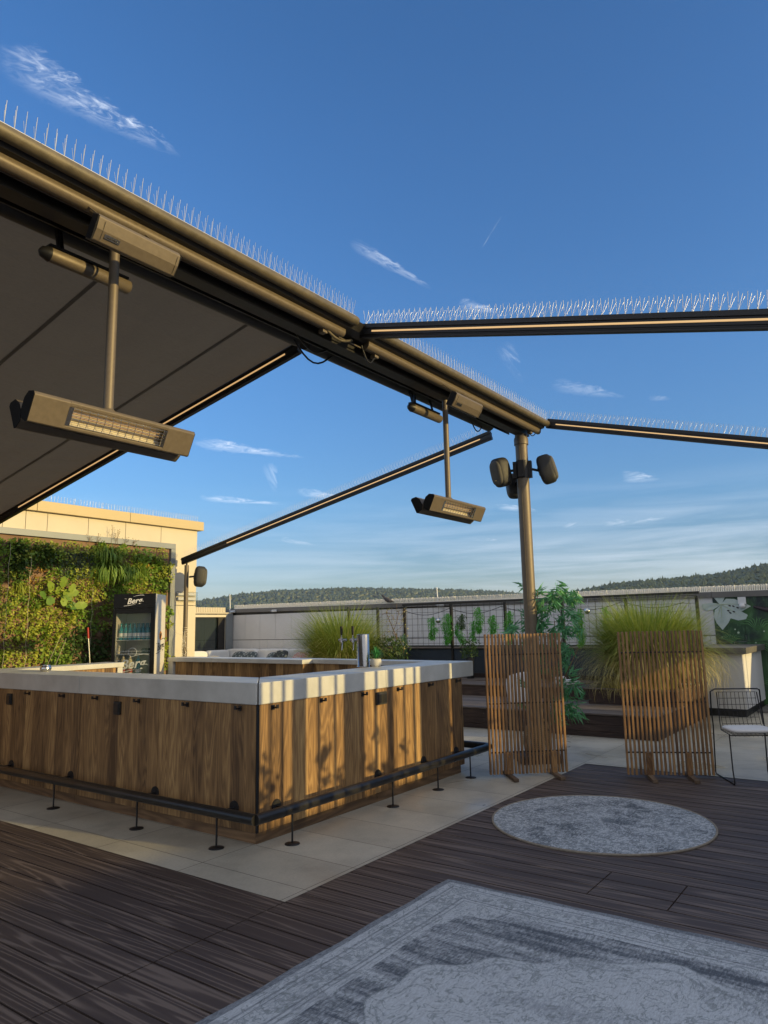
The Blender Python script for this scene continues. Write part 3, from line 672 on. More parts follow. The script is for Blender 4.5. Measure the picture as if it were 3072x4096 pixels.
# pale dense spikes on the back wall
spw = MB()
for i in range(16):
    x = -.3+.6*(i+.5)/16
    for dy in (-.02, .02): spw.tube([(x, dy, 0), (x+rnd(-.004, .004), dy*2+rnd(-.006, .006), .105+rnd(-.01, .008))], [.008, .0135], 5)
spw.box(-.3, .3, -.04, .04, 0, .008)
spw = spw.build('bird_spike_strip', 'spikepale')
tag(spw, 'pale dense bird spike strip on the dark cap of the back wall', 'bird spikes', 'pale spike strips on the back wall')
f2 = [True]
spikes_line(spw, (XW+.02, 12.0, wtop(12)+.001), (XW+.02, -4.6, wtop(-4.6)+.001), .6, flag=f2)
# ---- heaters
def heater(xc, label):
    t_ = thing('patio_heater', (xc, YC, 2.6), label, 'heater', 'double patio heaters hanging from the beam')
    y0 = YC
    part(t_, 'drop_pole', 'bronze', lambda b: (b.tube([(xc, y0, 2.73), (xc, y0, 3.74)], .028, 20), b.lathe([(.045, 2.715), (.045, 2.735), (.03, 2.75)], (xc, y0, 0))))
    part(t_, 'yoke', 'black', lambda b: b.box(xc-.3, xc+.3, y0-.05, y0+.05, 2.69, 2.716), .004)
    for s in (-1, 1):
        # head leaning outward; local frame: n faces out and down
        n = Vector((0, s*.90, -.43)).normalized(); u = Vector((0, s*.43, .90)).normalized()
        c = Vector((xc, y0+s*.085, 2.635)) if s < 0 else Vector((xc+.01, y0+s*.06, 2.625))
        L = .49; dx = Vector((1, 0, 0))
        hd = MB()
        prof = [(-.078, .018), (-.07, .034), (.07, .034), (.082, .018), (.07, -.03), (.03, -.055), (-.03, -.055), (-.07, -.03)]
        # long shell with wedge ends
        for x0, x1 in ((-L, -.30), (.30, L)):
            hd.profile(prof, c+dx*x0, u, n, dx, x1-x0)
        hd.profile([(.052, .034), (.072, .034), (.082, .018), (.07, -.03), (.055, -.03)], c-dx*.2995, u, n, dx, .599)
        hd.profile([(-.052, .034), (-.07, .034), (-.078, .018), (-.07, -.03), (-.055, -.03)], c-dx*.2995, u, n, dx, .599)
        hd.profile([(.055, -.03), (.03, -.055), (-.03, -.055), (-.055, -.03)], c-dx*.2995, u, n, dx, .599)
        h_ = hd.build('heater_head', 'bronze', t_, .004)
        for q_ in (-L-.003, L): ec = MB(); ec.profile(prof, c+dx*q_, u, n, dx, .003); ec.build('end_cap', 'endblack', h_)
        rf = MB(); rf.profile([(.052, .028), (.03, -.012), (-.03, -.024), (-.052, .0), (-.052, -.029), (.052, -.029)], c-dx*.299, u, n, dx, .598); rf.build('reflector', 'reflector', h_)
        q = MB(); q.tube([c+dx*-.27+n*.006, c+dx*.27+n*.006], .006, 8); q.tube([c+dx*-.27+n*.006+u*.016, c+dx*.27+n*.006+u*.016], .004, 8); q.build('heating_tube', 'quartz', h_)
        g = MB()
        for k in range(1, 12): x = -.28+.56*k/12; g.tube([c+dx*x+u*.052+n*.031, c+dx*x+n*.042, c+dx*x-u*.052+n*.031], .0016, 5)
        for k in range(6): g.tube([c-dx*.28+u*(-.045+.018*k)+n*.040, c+dx*.28+u*(-.045+.018*k)+n*.040], .0012, 4)
        g.build('grille', 'steel', h_)
        for q_ in (-.29, .29): ep = MB(); ep.obox(c+dx*q_+n*.0345, dx*.012, u*.05, n*.002); ep.build('end_plate', 'steel', h_)
        if s < 0:
            text_mesh('markilux', .018, c+dx*.29+n*.0375, -u, dx, 'fridgeblack', 'brand_lettering', t_)
    return t_
heater(-1.58, 'larger looking near patio heater hanging under the awning cloth')
heater(2.12, 'far patio heater hanging left of the steel post')
def ctrl(xc, w, label):
    t_ = thing('heater_control_box', (xc, -.6, 3.68), label, 'control box', 'slim control boxes on the awning beam')
    n = Vector((0, -.86, -.5)).normalized(); u = Vector((0, -.5, .86)).normalized(); dx = Vector((1, 0, 0)); c = Vector((xc, -.73, 3.605))
    b = MB(); b.profile([(.072, .0), (.06, .02), (0, .028), (-.06, .02), (-.072, 0), (-.072, -.05), (.072, -.05)], c-dx*w, u, n, dx, 2*w); bx_ = b.build('box_body', 'bronze', t_, .004)
    pieces(t_, 'box_end', 'black', [lambda b, q=q: b.obox(c+dx*q-n*.01, dx*.004, u*.065, n*.03) for q in (-w-.004, w+.004)])
    pieces(t_, 'hanger', 'bronze', [lambda b, x=x: b.beam(c+dx*x+u*.06-n*.02, (xc+x, -.60, 3.79), .014, .006) for x in (-w*.85, w*.55)])
    pc = c-dx*(w*.62)-u*.022+n*.0275
    part(t_, 'name_plate', 'steel', lambda b: b.obox(pc, dx*.045, u*.012, n*.001))
    text_mesh('markilux', .019, pc+n*.002, dx, u, 'bronzedark', 'brand_lettering', t_)
    part(t_, 'panel_line', 'bronzedark', lambda b: (b.obox(c-dx*(w*.86)+n*.0275, dx*.0008, u*.05, n*.001), b.obox(c+dx*(w*.93)+n*.0275, dx*.0008, u*.05, n*.001)))
ctrl(-1.635, .255, 'near bronze control box with name plate above the heater pole')
ctrl(2.02, .255, 'far bronze control box with name plate above the heater pole')
def lamp(xc, label):
    t_ = thing('tube_spotlight', (xc, -.05, 3.7), label, 'lamp', 'bronze tube lamps under the roller')
    c = Vector((xc, -.20, 3.655)); dx = Vector((1, 0, 0))
    part(t_, 'lamp_tube', 'bronze', lambda b: b.tube([c-dx*.27, c-dx*.24, c+dx*.27, c+dx*.275], [.03, .042, .042, .036], 22))
    part(t_, 'end_cap', 'black', lambda b: b.tube([c-dx*.305, c-dx*.29, c-dx*.245], [.006, .03, .045], 22))
    part(t_, 'lamp_tray', 'black', lambda b: b.box(xc-.25, xc+.26, -.22, -.16, 3.70, 3.715))
    pieces(t_, 'bracket', 'black', [lambda b: (b.beam((xc-.16, -.17, 3.71), (xc-.16, -.13, 3.86), .03, .03), b.tube([(xc-.19, -.2, 3.69), (xc-.19, -.2, 3.80)], .012, 8)), lambda b: b.beam((xc+.2, -.17, 3.71), (xc+.2, -.13, 3.86), .025, .012)])
lamp(-1.60, 'bronze tube lamp behind the near heater pole')
lamp(2.12, 'bronze tube lamp behind the far heater pole')
# ---- loudspeakers
def speaker(c, face, tilt, label, arm, s=1.0):
    c = Vector(c); t_ = thing('loudspeaker', c, label, 'loudspeaker', 'grey outdoor loudspeakers on posts')
    f = Vector(face).normalized(); f.z = -tilt; f.normalize(); r = f.cross(Vector((0, 0, 1))).normalized(); u = r.cross(f)
    part(t_, 'cabinet', 'blackrough', lambda b: b.superell(c-f*.03*s, r*.105*s, f*.10*s, u*.185*s, 3.8, 28, 16, .12))
    MT.setdefault('grille', nmat('speaker_grille', (.065, .062, .052), (.095, .09, .075), 60, .75, bmp=.3))
    part(t_, 'grille', 'grille', lambda b: b.superell(c+f*.035*s, r*.088*s, f*.055*s, u*.155*s, 3.4, 28, 16, .0))
    part(t_, 'bracket_arm', 'black', lambda b: (b.tube([c-f*.1*s, (Vector(arm)+c-f*.1*s)/2, arm], .016, 8), b.obox(c-f*.115*s, r*.03, f*.02, u*.05)))
    part(t_, 'badge', 'steel', lambda b: b.obox(c+f*.088*s-u*.09*s, r*.012, f*.003, u*.004))
def sp_(px, py, pz): return (px, py, pz)
speaker((3.72, -.20, 3.30), (-.75, .25, 0), .25, 'dark loudspeaker on the left side of the tall steel post', (3.85, -.36, 3.33), .95)
speaker((4.03, -.70, 3.33), (.25, -.75, 0), -.25, 'dark loudspeaker on the right side of the tall steel post', (3.9, -.52, 3.33), .95)
speaker((4.08, -.20, 3.18), (.7, .7, 0), .3, 'third loudspeaker half hidden behind the tall steel post', (3.92, -.40, 3.25), .85)
speaker((4.10, 5.62, 2.42), (.80, -.50, 0), .08, 'loudspeaker on the slim pole by the cream building', (3.97, 5.78, 2.42), .95)
#=BAR=
# ------------------------------------------------------------------ bar counter
bar = thing('bar_counter', (0, 0, 0), 'large rustic oak bar counter with thick pale concrete top', 'bar')
Z1 = 1.125
part(bar, 'counter_top', 'conc', lambda b: b.prism([(-.012, 2.33), (-.012, .0), (0.003, .0), (.44, .44), (.44, 2.33)], .966, Z1), .006)
part(bar, 'counter_top', 'conc', lambda b: b.prism([(-.012, 2.334), (.44, 2.334), (.44, 4.75), (-.012, 4.75)], .966, Z1), .006)
part(bar, 'counter_top', 'conc', lambda b: b.prism([(.002, -.012), (1.60, -.012), (1.60, .44), (.447, .44)], .966, Z1), .006)
part(bar, 'counter_top', 'conc', lambda b: b.prism([(1.604, -.012), (3.235, -.012), (3.25, .44), (1.604, .44)], .966, Z1), .006)
part(bar, 'counter_top', 'conc', lambda b: b.prism([(2.99, .444), (3.25, .444), (3.43, 2.33), (3.21, 2.33)], 1.07, Z1), .004)
part(bar, 'counter_top', 'conc', lambda b: b.prism([(3.02, 2.334), (3.45, 2.334), (3.47, 4.18), (3.13, 4.18)], 1.07, Z1), .004)
part(bar, 'counter_top', 'conc', lambda b: b.prism([(3.19, 4.184), (3.47, 4.184), (3.50, 5.25), (3.17, 5.25)], 1.065, Z1), .004)
part(bar, 'counter_top', 'conc', lambda b: b.prism([(.444, 4.40), (1.93, 4.52), (1.95, 4.95), (.444, 4.75)], 1.065, Z1), .004)
pieces(bar, 'counter_leg', 'conc', [lambda b: b.prism([(1.84, 4.525), (1.92, 4.53), (1.94, 4.93), (1.84, 4.9)], .0, 1.064), lambda b: b.prism([(3.18, 5.13), (3.48, 5.13), (3.49, 5.24), (3.18, 5.24)], 0, 1.064)], .003)
# front panels, x = 0 side
ys = [0.012, 1.157, 2.31, 3.485, 4.7]
for a, c_ in zip(ys, ys[1:]):
    part(bar, 'front_panel', 'wood', lambda b: b.box(0, .02, a+.002, c_-.002, .074, .964))
part(bar, 'corner_trim', 'black', lambda b: b.box(.001, .02, -.0015, .0095, .074, .964))
xs = [0.022, 1.01, 2.02, 2.975]
for a, c_ in zip(xs, xs[1:]):
    part(bar, 'side_panel', 'woodx', lambda b: b.box(a+.002, c_-.002, 0, .02, .074, .964))
part(bar, 'end_panel', 'wood', lambda b: b.box(2.978, 3.0, .004, .40, .074, .964))
part(bar, 'edge_trim', 'black', lambda b: b.box(2.9745, 2.9775, -.002, .02, .074, .964))
part(bar, 'skirting', 'skirt', lambda b: (b.box(.004, .022, .012, 2.35, .0, .071), b.box(.004, .022, 2.353, 4.7, .0, .071)))
part(bar, 'skirting', 'skirtx', lambda b: (b.box(.006, 1.45, .004, .022, .0, .071), b.box(1.453, 2.915, .004, .022, .0, .071)))
part(bar, 'inner_panel', 'woodx', lambda b: (b.prism([(.5, 4.43), (1.82, 4.535), (1.82, 4.56), (.5, 4.45)], .08, 1.063)))
part(bar, 'inner_panel', 'wood', lambda b: (b.prism([(3.03, .46), (3.05, .46), (3.25, 2.33), (3.23, 2.33)], .0, 1.068), b.prism([(3.045, 2.345), (3.07, 2.345), (3.12, 3.0), (3.095, 3.0)], 0, 1.068), b.prism([(3.10, 3.01), (3.12, 3.01), (3.19, 4.17), (3.17, 4.17)], 0, 1.068), b.prism([(3.22, 4.2), (3.24, 4.2), (3.24, 5.12), (3.22, 5.12)], 0, 1.063)))
part(bar, 'inner_panel', 'woodx', lambda b: b.box(3.07, 3.42, 2.345, 2.365, 0, 1.068))
part(bar, 'inner_lining', 'blackrough', lambda b: (b.box(.04, .42, .42, 4.7, .0, .95), b.box(.43, 2.95, .04, .42, .0, .95)))
def hook(p, n):
    p, n = Vector(p), Vector(n); r = n.cross(Vector((0, 0, 1)))
    b = MB(); b.obox(p+n*.004, n*.004, r*.016, Vector((0, 0, .018))); b.obox(p+n*.028, n*.024, r*.006, Vector((0, 0, .006))); b.obox(p+n*.05+Vector((0, 0, .008)), n*.004, r*.012, Vector((0, 0, .014)))
    b.build('coat_hook', 'black', bar, .001)
for y in (3.23, 2.6, 2.05, 1.43, .79, .18): hook((0, y, .935), (-1, 0, 0))
for x in (.16, .71, 1.26, 1.80, 2.34, 2.88): hook((x, 0, .935), (0, -1, 0))
def socket(c, r, n, w, k):
    c, r, n = Vector(c), Vector(r), Vector(n); u = Vector((0, 0, 1))
    s_ = part(bar, 'power_socket', 'blackrough', lambda b: b.obox(c+n*.012, r*w, n*.012, u*.055), .004)
    b = MB()
    for i in range(k): b.obox(c+r*(w*(2*i+1)/k-w)+n*.027-u*.002, r*(w/k-.008), n*.004, u*.04)
    b.build('socket_cover', 'black', s_, .003)
socket((1.52, 0, .88), (1, 0, 0), (0, -1, 0), .075, 2)
socket((0, 1.72, .865), (0, -1, 0), (-1, 0, 0), .042, 1)
socket((0, 3.6, .865), (0, -1, 0), (-1, 0, 0), .042, 1)
fr_ = part(bar, 'foot_rail', 'rail', lambda b: (b.tube([(-.21, 6.0, .24), (-.21, -.20, .24), (-.21, -.21, .24)], .037, 20), b.tube([(-.212, -.21, .24), (-.2, -.21, .24), (3.1, -.21, .24), (3.17, -.2, .24), (3.19, -.15, .24), (3.19, .5, .24), (3.3, 2.3, .24)], .037, 20),
    b.tube([(.05, -.21, .24), (.058, -.21, .24)], .0385, 20), b.tube([(1.52, -.21, .24), (1.53, -.21, .24)], .0385, 20), b.tube([(-.21, 2.3, .24), (-.21, 2.31, .24)], .0385, 20)))
def sub(name, m, fn, parent, bev=0):
    b = MB(); fn(b); o = b.build(name, m, parent, bev); return o
for y in (3.5, 2.42, 1.17, .23): sub('rail_flange', 'black', lambda b: (b.lathe([(.048, 0), (.046, .008)], (0, y, .225), (-1, 0, 0)), b.tube([(-.008, y, .22), (-.2, y, .232)], .009, 8)), fr_)
for x in (.2, 1.46, 2.2, 2.82): sub('rail_flange', 'black', lambda b: (b.lathe([(.048, 0), (.046, .008)], (x, 0, .225), (0, -1, 0)), b.tube([(x, -.008, .22), (x, -.2, .232)], .009, 8)), fr_)
for p in [(-.21, y) for y in (4.4, 3.4, 2.32, 1.11, .18)]+[(x, -.21) for x in (.15, 1.39, 2.12, 2.74)]:
    sub('rail_stand', 'black', lambda b: (b.tube([(*p, .0), (*p, .21)], .007, 8), b.lathe([(.055, .0005), (.053, .006), (.015, .012)], (*p, 0))), fr_)
# ---- things on the bar
tap = thing('beer_tap', (1.95, .52, Z1), 'shiny steel beer tower with two black tap handles', 'beer tap')
MT['dsteel'] = mat('dark_brushed_steel', (.42, .42, .42), .22, 1)
part(tap, 'tower', 'dsteel', lambda b: b.lathe([(.068, 1.126), (.062, 1.13), (.062, 1.44), (.058, 1.447)], (1.95, .52, 0), seg=32))
dl = Vector((-.42, .9, 0)).normalized()
dl = Vector((-.2, .98, 0)).normalized()
for k in (0, 1):
    c = Vector((1.95, .52, 1.39))+dl*(.115+.13*k)
    tp = part(tap, 'tap', 'dsteel', lambda b: (b.tube([Vector((1.95, .52, 1.39))+dl*(.05+.13*k), c+dl*.03], .013, 10), b.lathe([(.02, -.02), (.02, .02)], c), b.tube([c, c+Vector((-.03, -.03, -.03)), c+Vector((-.045, -.04, -.10))], [.011, .01, .006], 8), b.tube([c+Vector((0, 0, .02)), c+Vector((0, 0, .05))], .008, 8)))
    sub('tap_handle', 'black', lambda b: b.tube([c+Vector((0, 0, .05)), c+Vector((0, 0, .07)), c+Vector((0, 0, .14))], [.009, .012, .014], 10), tp)
pot = thing('potted_succulent', (2.0, .40, Z1), 'small spiky green plant in pale grey pot on the bar', 'potted plant')
MT['potm'] = nmat('stone_pot', (.45, .43, .38), (.6, .58, .52), 30, .8)
part(pot, 'pot', 'potm', lambda b: b.lathe([(.04, 0.001), (.052, .02), (.056, .05), (.05, .078), (.044, .078), (.044, .06)], (2.0, .40, Z1), seg=24))
b = MB()
for i in range(110):
    a = rnd(0, 6.28); e = rnd(.1, 1.35); d = Vector((math.cos(a)*math.sin(e), math.sin(a)*math.sin(e), math.cos(e)))
    b.leaf(Vector((2.0, .40, Z1+.07+rnd(0, .05))), d, Vector((0, 0, 1)).cross(d).normalized().cross(d) if abs(d.z) < .99 else Vector((1, 0, 0)), rnd(.06, .11), .006)
b.build('spiky_leaves', 'succ', pot)
cup = MB(); cup.lathe([(.03, .001), (.05, .008), (.058, .03), (.05, .055), (.042, .06), (.048, .068), (.044, .066), (.036, .055), (.03, .02)], (.30, 3.50, Z1), seg=24)
tag(cup.build('ashtray', 'steel', None, at=(.3, 3.5, Z1)), 'round steel ashtray cup standing on the long counter', 'ashtray')
tr_ = MB(); tr_.tube([(2.80, .9, 1.0), (2.80, 1.25, 1.03), (2.84, 1.33, 1.03), (2.98, 1.36, 1.03)], .008, 8); tr_.tube([(2.77, .9, .98), (2.77, 1.27, 1.01), (2.84, 1.36, 1.01), (2.98, 1.4, 1.01)], .006, 8); tr_.box(2.7, 3.0, .85, 1.4, .88, .9)
tag(tr_.build('steel_basin_rim', 'steel', None, at=(2.8, 1.1, .9)), 'chrome tube rim of a basin inside the bar', 'basin')
# ------------------------------------------------------------------ rugs
def rugmat(name, rnd_=False):
    m = mat(name, (.3, .33, .36), .95); t = m.node_tree
    oc = objc(t); sp = NN(t, 'ShaderNodeSeparateXYZ'); t.links.new(oc, sp.inputs[0]); X, Y = sp.outputs[0], sp.outputs[1]
    light, dark = (.40, .435, .475), (.06, .075, .10)
    weave = noise(t, objc(t, (1.0, 4.0, 1)), 42, 5, .8)
    pat = noise(t, oc, 8.5 if not rnd_ else 9, 3, .55, 1.4)
    lines = mth(t, 'LESS_THAN', mth(t, 'ABSOLUTE', mth(t, 'SUBTRACT', mth(t, 'FRACT', mth(t, 'MULTIPLY', pat, 5.)), .5)), .10)
    worn = noise(t, objc(t, (.9, .22 if not rnd_ else .9, 1)), 3.0, 5, .65)
    fine = noise(t, objc(t, (1, 3, 1)), 28, 4, .7)
    streak = mth(t, 'MULTIPLY', mth(t, 'ADD', mth(t, 'MULTIPLY', worn, 1.3), mth(t, 'MULTIPLY', fine, .9)), 1.0)
    dk = ramp(t, streak, [(.98, (0, 0, 0)), (1.0, (0, 0, 0))])
    dkf = mth(t, 'MULTIPLY', mth(t, 'SUBTRACT', streak, 1.08), 5.5, clamp=True)
    blot = mth(t, 'GREATER_THAN', noise(t, oc, 1.35 if not rnd_ else 3.5, 2, .5, 2.0), .56)
    dkf = mth(t, 'MULTIPLY', dkf, mth(t, 'SUBTRACT', 1., mth(t, 'MULTIPLY', blot, .8)))
    c = mix(t, dkf if rnd_ else mth(t, 'MULTIPLY', dkf, .35), light, dark)
    c = mix(t, mth(t, 'MULTIPLY', lines, mth(t, 'MULTIPLY', fine, 1.15)), c, (.16, .19, .20))
    if rnd_:
        cxn = mth(t, 'ADD', X, -1.83); cyn = mth(t, 'ADD', Y, 1.85)
        ang = mth(t, 'ARCTAN2', cyn, cxn); rad = mth(t, 'SQRT', mth(t, 'ADD', mth(t, 'MULTIPLY', cxn, cxn), mth(t, 'MULTIPLY', cyn, cyn)))
        scal = mth(t, 'ADD', rad, mth(t, 'MULTIPLY', mth(t, 'SINE', mth(t, 'MULTIPLY', ang, 12.)), .018))
        for rr2, ww in ((.74, .012), (.60, .008), (.42, .014), (.38, .006), (.18, .012)):
            ln = mth(t, 'LESS_THAN', mth(t, 'ABSOLUTE', mth(t, 'SUBTRACT', scal, rr2)), ww)
            c = mix(t, mth(t, 'MULTIPLY', ln, mth(t, 'ADD', fine, .1)), c, dark)
        spk = mth(t, 'GREATER_THAN', noise(t, oc, 34, 3, .6, .8), .50)
        bd = mth(t, 'ADD', mth(t, 'MULTIPLY', mth(t, 'GREATER_THAN', scal, .60), .35), .3)
        c = mix(t, mth(t, 'MULTIPLY', spk, bd), c, (.13, .155, .18))
    if not rnd_:
        cxn = mth(t, 'ADD', X, 1.34); cyn = mth(t, 'ADD', Y, 2.81)
        ang = mth(t, 'ARCTAN2', cyn, cxn)
        rad = mth(t, 'SQRT', mth(t, 'ADD', mth(t, 'MULTIPLY', mth(t, 'MULTIPLY', cxn, cxn), .62), mth(t, 'MULTIPLY', cyn, cyn)))
        scal = mth(t, 'ADD', rad, mth(t, 'ADD', mth(t, 'MULTIPLY', mth(t, 'SINE', mth(t, 'MULTIPLY', ang, 16.)), .025), mth(t, 'MULTIPLY', mth(t, 'SINE', mth(t, 'MULTIPLY', ang, 4.)), .07)))
        fld = mth(t, 'GREATER_THAN', scal, .80)
        ax_ = mth(t, 'SUBTRACT', 1.475, mth(t, 'ABSOLUTE', cxn)); ay_ = mth(t, 'SUBTRACT', 1.30, mth(t, 'ABSOLUTE', cyn))
        cor = mth(t, 'ADD', mth(t, 'ADD', ax_, ay_), mth(t, 'MULTIPLY', mth(t, 'SINE', mth(t, 'MULTIPLY', mth(t, 'SUBTRACT', ax_, ay_), 17.)), .06))
        fld = mth(t, 'MULTIPLY', fld, mth(t, 'GREATER_THAN', cor, .86))
        fld = mth(t, 'MULTIPLY', fld, mth(t, 'GREATER_THAN', mth(t, 'MINIMUM', ax_, ay_), .30))
        st2 = noise(t, objc(t, (3.2, .35, 1)), 3.0, 5, .7)
        fk = mth(t, 'MULTIPLY', fld, mth(t, 'MULTIPLY', mth(t, 'SUBTRACT', mth(t, 'ADD', st2, mth(t, 'MULTIPLY', fine, .5)), .62), 4., clamp=True))
        c = mix(t, mth(t, 'MULTIPLY', fk, .95), c, dark)
        for rr2 in (.80, .74):
            ln = mth(t, 'LESS_THAN', mth(t, 'ABSOLUTE', mth(t, 'SUBTRACT', scal, rr2)), .007)
            c = mix(t, mth(t, 'MULTIPLY', ln, mth(t, 'ADD', fine, -.1)), c, (.17, .20, .22))
        ex = mth(t, 'MINIMUM', mth(t, 'SUBTRACT', .132, X), mth(t, 'SUBTRACT', -1.51, Y))
        for d0, w_, s_ in ((.015, .03, .8), (.10, .006, .6), (.125, .004, .5), (.235, .006, .65), (.262, .005, .5)):
            k = mth(t, 'LESS_THAN', mth(t, 'ABSOLUTE', mth(t, 'SUBTRACT', ex, d0)), w_)
            c = mix(t, mth(t, 'MULTIPLY', mth(t, 'MULTIPLY', k, s_), mth(t, 'ADD', fine, .3)), c, dark)
        inb = mth(t, 'MULTIPLY', mth(t, 'GREATER_THAN', ex, .13), mth(t, 'LESS_THAN', ex, .23))
        pb = mth(t, 'GREATER_THAN', noise(t, oc, 26, 2, .5, 1.), .52)
        c = mix(t, mth(t, 'MULTIPLY', mth(t, 'MULTIPLY', inb, pb), .5), c, (.15, .18, .2))
    c = mix(t, .5, c, ramp(t, weave, [(.35, (.45, .45, .45)), (.65, (1.45, 1.45, 1.45))]), 'MULTIPLY')
    t.links.new(c, bsdf(m).inputs[0]); bump(m, weave, .5, .004); return m
MT['rug'] = rugmat('faded_rug'); MT['rug2'] = rugmat('faded_round_rug', True)
b = MB(); n = 40; v = []
for i in range(n+1):
    for j in range(n+1):
        x = .132-2.95*i/n; y = -1.512-2.6*j/n
        e = min(i, n-i, j, n-j)
        v.append((x+(.006*math.sin(j*.9) if i == 0 else 0), y+(.006*math.sin(i*.8) if j == 0 else 0), .008+.0015*math.sin(i*.7)*math.sin(j*.5) if e else .0015))
b.add(v, [(i*(n+1)+j, i*(n+1)+j+1, (i+1)*(n+1)+j+1, (i+1)*(n+1)+j) for i in range(n) for j in range(n)], True)
tag(b.build('rug', 'rug'), 'large faded grey blue rectangular rug with worn oriental pattern', 'rug')
rc = (1.83, -1.85); rr_ = .83
ru = thing('round_rug', (*rc, 0), 'round faded grey rug with pale bound edge on the deck', 'rug')
part(ru, 'rug_pile', 'rug2', lambda b: b.lathe([(rr_-.02, .001), (rr_-.02, .010)], (*rc, 0), seg=72))
MT['bind'] = nmat('rug_binding', (.17, .15, .12), (.26, .23, .19), 40, .9)
part(ru, 'bound_edge', 'bind', lambda b: b.tube([(rc[0]+(rr_-.012)*math.cos(a*math.pi/45), rc[1]+(rr_-.012)*math.sin(a*math.pi/45), .006) for a in range(91)], .0085, 6))
# ------------------------------------------------------------------ slatted screens
def screen(a, c_, n, ft, label, bend=0.0):
    a, c_ = Vector((*a, 0)), Vector((*c_, 0)); d = (c_-a).normalized(); nr = Vector((d.y, -d.x, 0))
    if nr.dot(Vector((-3.77, -3.92, 0))-a) < 0: nr = -nr
    t_ = thing('slatted_screen', (a+c_)/2, label, 'screen', 'upright slatted timber screens')
    for i in range(n):
        p = a.lerp(c_, i/(n-1)); p.z = 0; j = rnd(-.002, .002)
        part(t_, 'slat', 'slat', lambda b: b.obox(p+d*j+Vector((0, 0, .72+j)), d*.0095, nr*.016, Vector((0, 0, .695))), .0015)
    for z in (.235, .715, 1.205):
        part(t_, 'cross_bar', 'black', lambda b: b.tube([a+d*.01+Vector((0, 0, z))-nr*.004, c_-d*.01+Vector((0, 0, z))-nr*.004], .0075, 8))
    for f in ft:
        p = a.lerp(c_, f)
        up = part(t_, 'foot', 'slatfoot', lambda b: (b.obox(p+nr*.06+Vector((0, 0, .016)), nr*.22, d*.024, Vector((0, 0, .015)))), .003)
        sub('foot_upright', 'slat', lambda b: b.obox(p+nr*.034+Vector((0, 0, .135)), nr*.014, d*.028, Vector((0, 0, .105))), up, .003)
        for z in (.08, .2): sub('screw', 'steel', lambda b: b.lathe([(.006, 0), (.004, .003)], p+nr*.049+Vector((0, 0, z)), nr, 10), up)
screen((2.855, -.375), (3.375, -.965), 22, (.24, .83), 'slatted timber screen standing at the bar corner on the tiles')
screen((3.548, -1.535), (3.911, -2.245), 21, (.25, .72), 'slatted timber screen on the deck left of the wire chair')
#=CHAIR=
ch = thing('wire_chair', (4.0, -2.5, 0), 'black wire mesh chair with pale seat pad on the deck edge', 'chair')
fdir = Vector((-.88, -.47, 0)).normalized(); wd = Vector((.47, -.88, 0)).normalized(); C0 = Vector((4.0, -2.56, 0))
def cp(f, w, z): return C0+fdir*f+wd*w+Vector((0, 0, z))
rF = .0065
for s in (-1, 1):
    part(ch, 'leg_frame', 'black', lambda b: b.tube([cp(-.20, .22*s, .82), cp(-.235, .235*s, .80), cp(-.24, .24*s, .62), cp(-.22, .24*s, .47), cp(-.26, .245*s, .03), cp(-.25, .245*s, .008), cp(.25, .235*s, .008), cp(.26, .235*s, .02), cp(.19, .22*s, .12), cp(.17, .215*s, .44)], rF, 8))
part(ch, 'back_frame', 'black', lambda b: b.tube([cp(-.20, -.225, .815), cp(-.195, -.2, .83), cp(-.195, .2, .83), cp(-.20, .225, .815)], rF, 8))
def mesh_(b):
    for i in range(10):
        w_ = -.17+.34*i/9
        b.tube([cp(-.19, w_, .80), cp(-.175, w_*1.03, .65), cp(-.13, w_*1.05, .50), cp(-.06, w_*1.05, .455), cp(.2, w_*1.05, .445), cp(.23, w_*1.05, .43)], .0025, 5)
    for z, f in ((.80, -.19), (.74, -.186), (.68, -.18), (.62, -.17), (.56, -.155), (.50, -.13)):
        b.tube([cp(f, -.18, z), cp(f, .18, z)], .0025, 5)
    for k in range(6): b.tube([cp(-.1+.065*k, -.21, .45), cp(-.1+.065*k, .21, .45)], .0025, 5)
    b.tube([cp(-.19, -.19, .80), cp(-.13, -.2, .5), cp(-.06, -.215, .452), cp(.22, -.215, .44), cp(.22, .215, .44), cp(-.06, .215, .452), cp(-.13, .2, .5), cp(-.19, .19, .80)], .005, 6)
part(ch, 'wire_shell', 'black', mesh_)
part(ch, 'seat_pad', 'white', lambda b: b.superell(cp(.04, 0, .474), fdir*.19, wd*.205, Vector((0, 0, .018)), 4.5, 28, 10))
# ------------------------------------------------------------------ steps and platform
stp = thing('timber_steps', (6, 1, 0), 'dark timber stepped platform with three wide tiers', 'steps')
def fb_(b, x, y0, y1, zs):
    for z0, z1 in zip(zs, zs[1:]): b.box(x, x+.02, y0, y1, z0+.002, z1-.002)
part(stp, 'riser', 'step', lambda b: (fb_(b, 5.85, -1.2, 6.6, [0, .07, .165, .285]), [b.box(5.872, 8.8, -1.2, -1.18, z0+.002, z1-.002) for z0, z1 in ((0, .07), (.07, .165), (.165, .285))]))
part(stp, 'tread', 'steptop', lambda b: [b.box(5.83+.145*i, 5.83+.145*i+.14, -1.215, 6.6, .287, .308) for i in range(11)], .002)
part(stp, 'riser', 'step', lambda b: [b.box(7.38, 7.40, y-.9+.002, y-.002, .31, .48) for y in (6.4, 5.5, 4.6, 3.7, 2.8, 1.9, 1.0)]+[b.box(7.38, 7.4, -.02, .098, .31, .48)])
part(stp, 'tread', 'steptop', lambda b: [b.box(7.36+.145*i, 7.36+.145*i+.14, -.02, 6.5, .482, .50) for i in range(5)], .002)
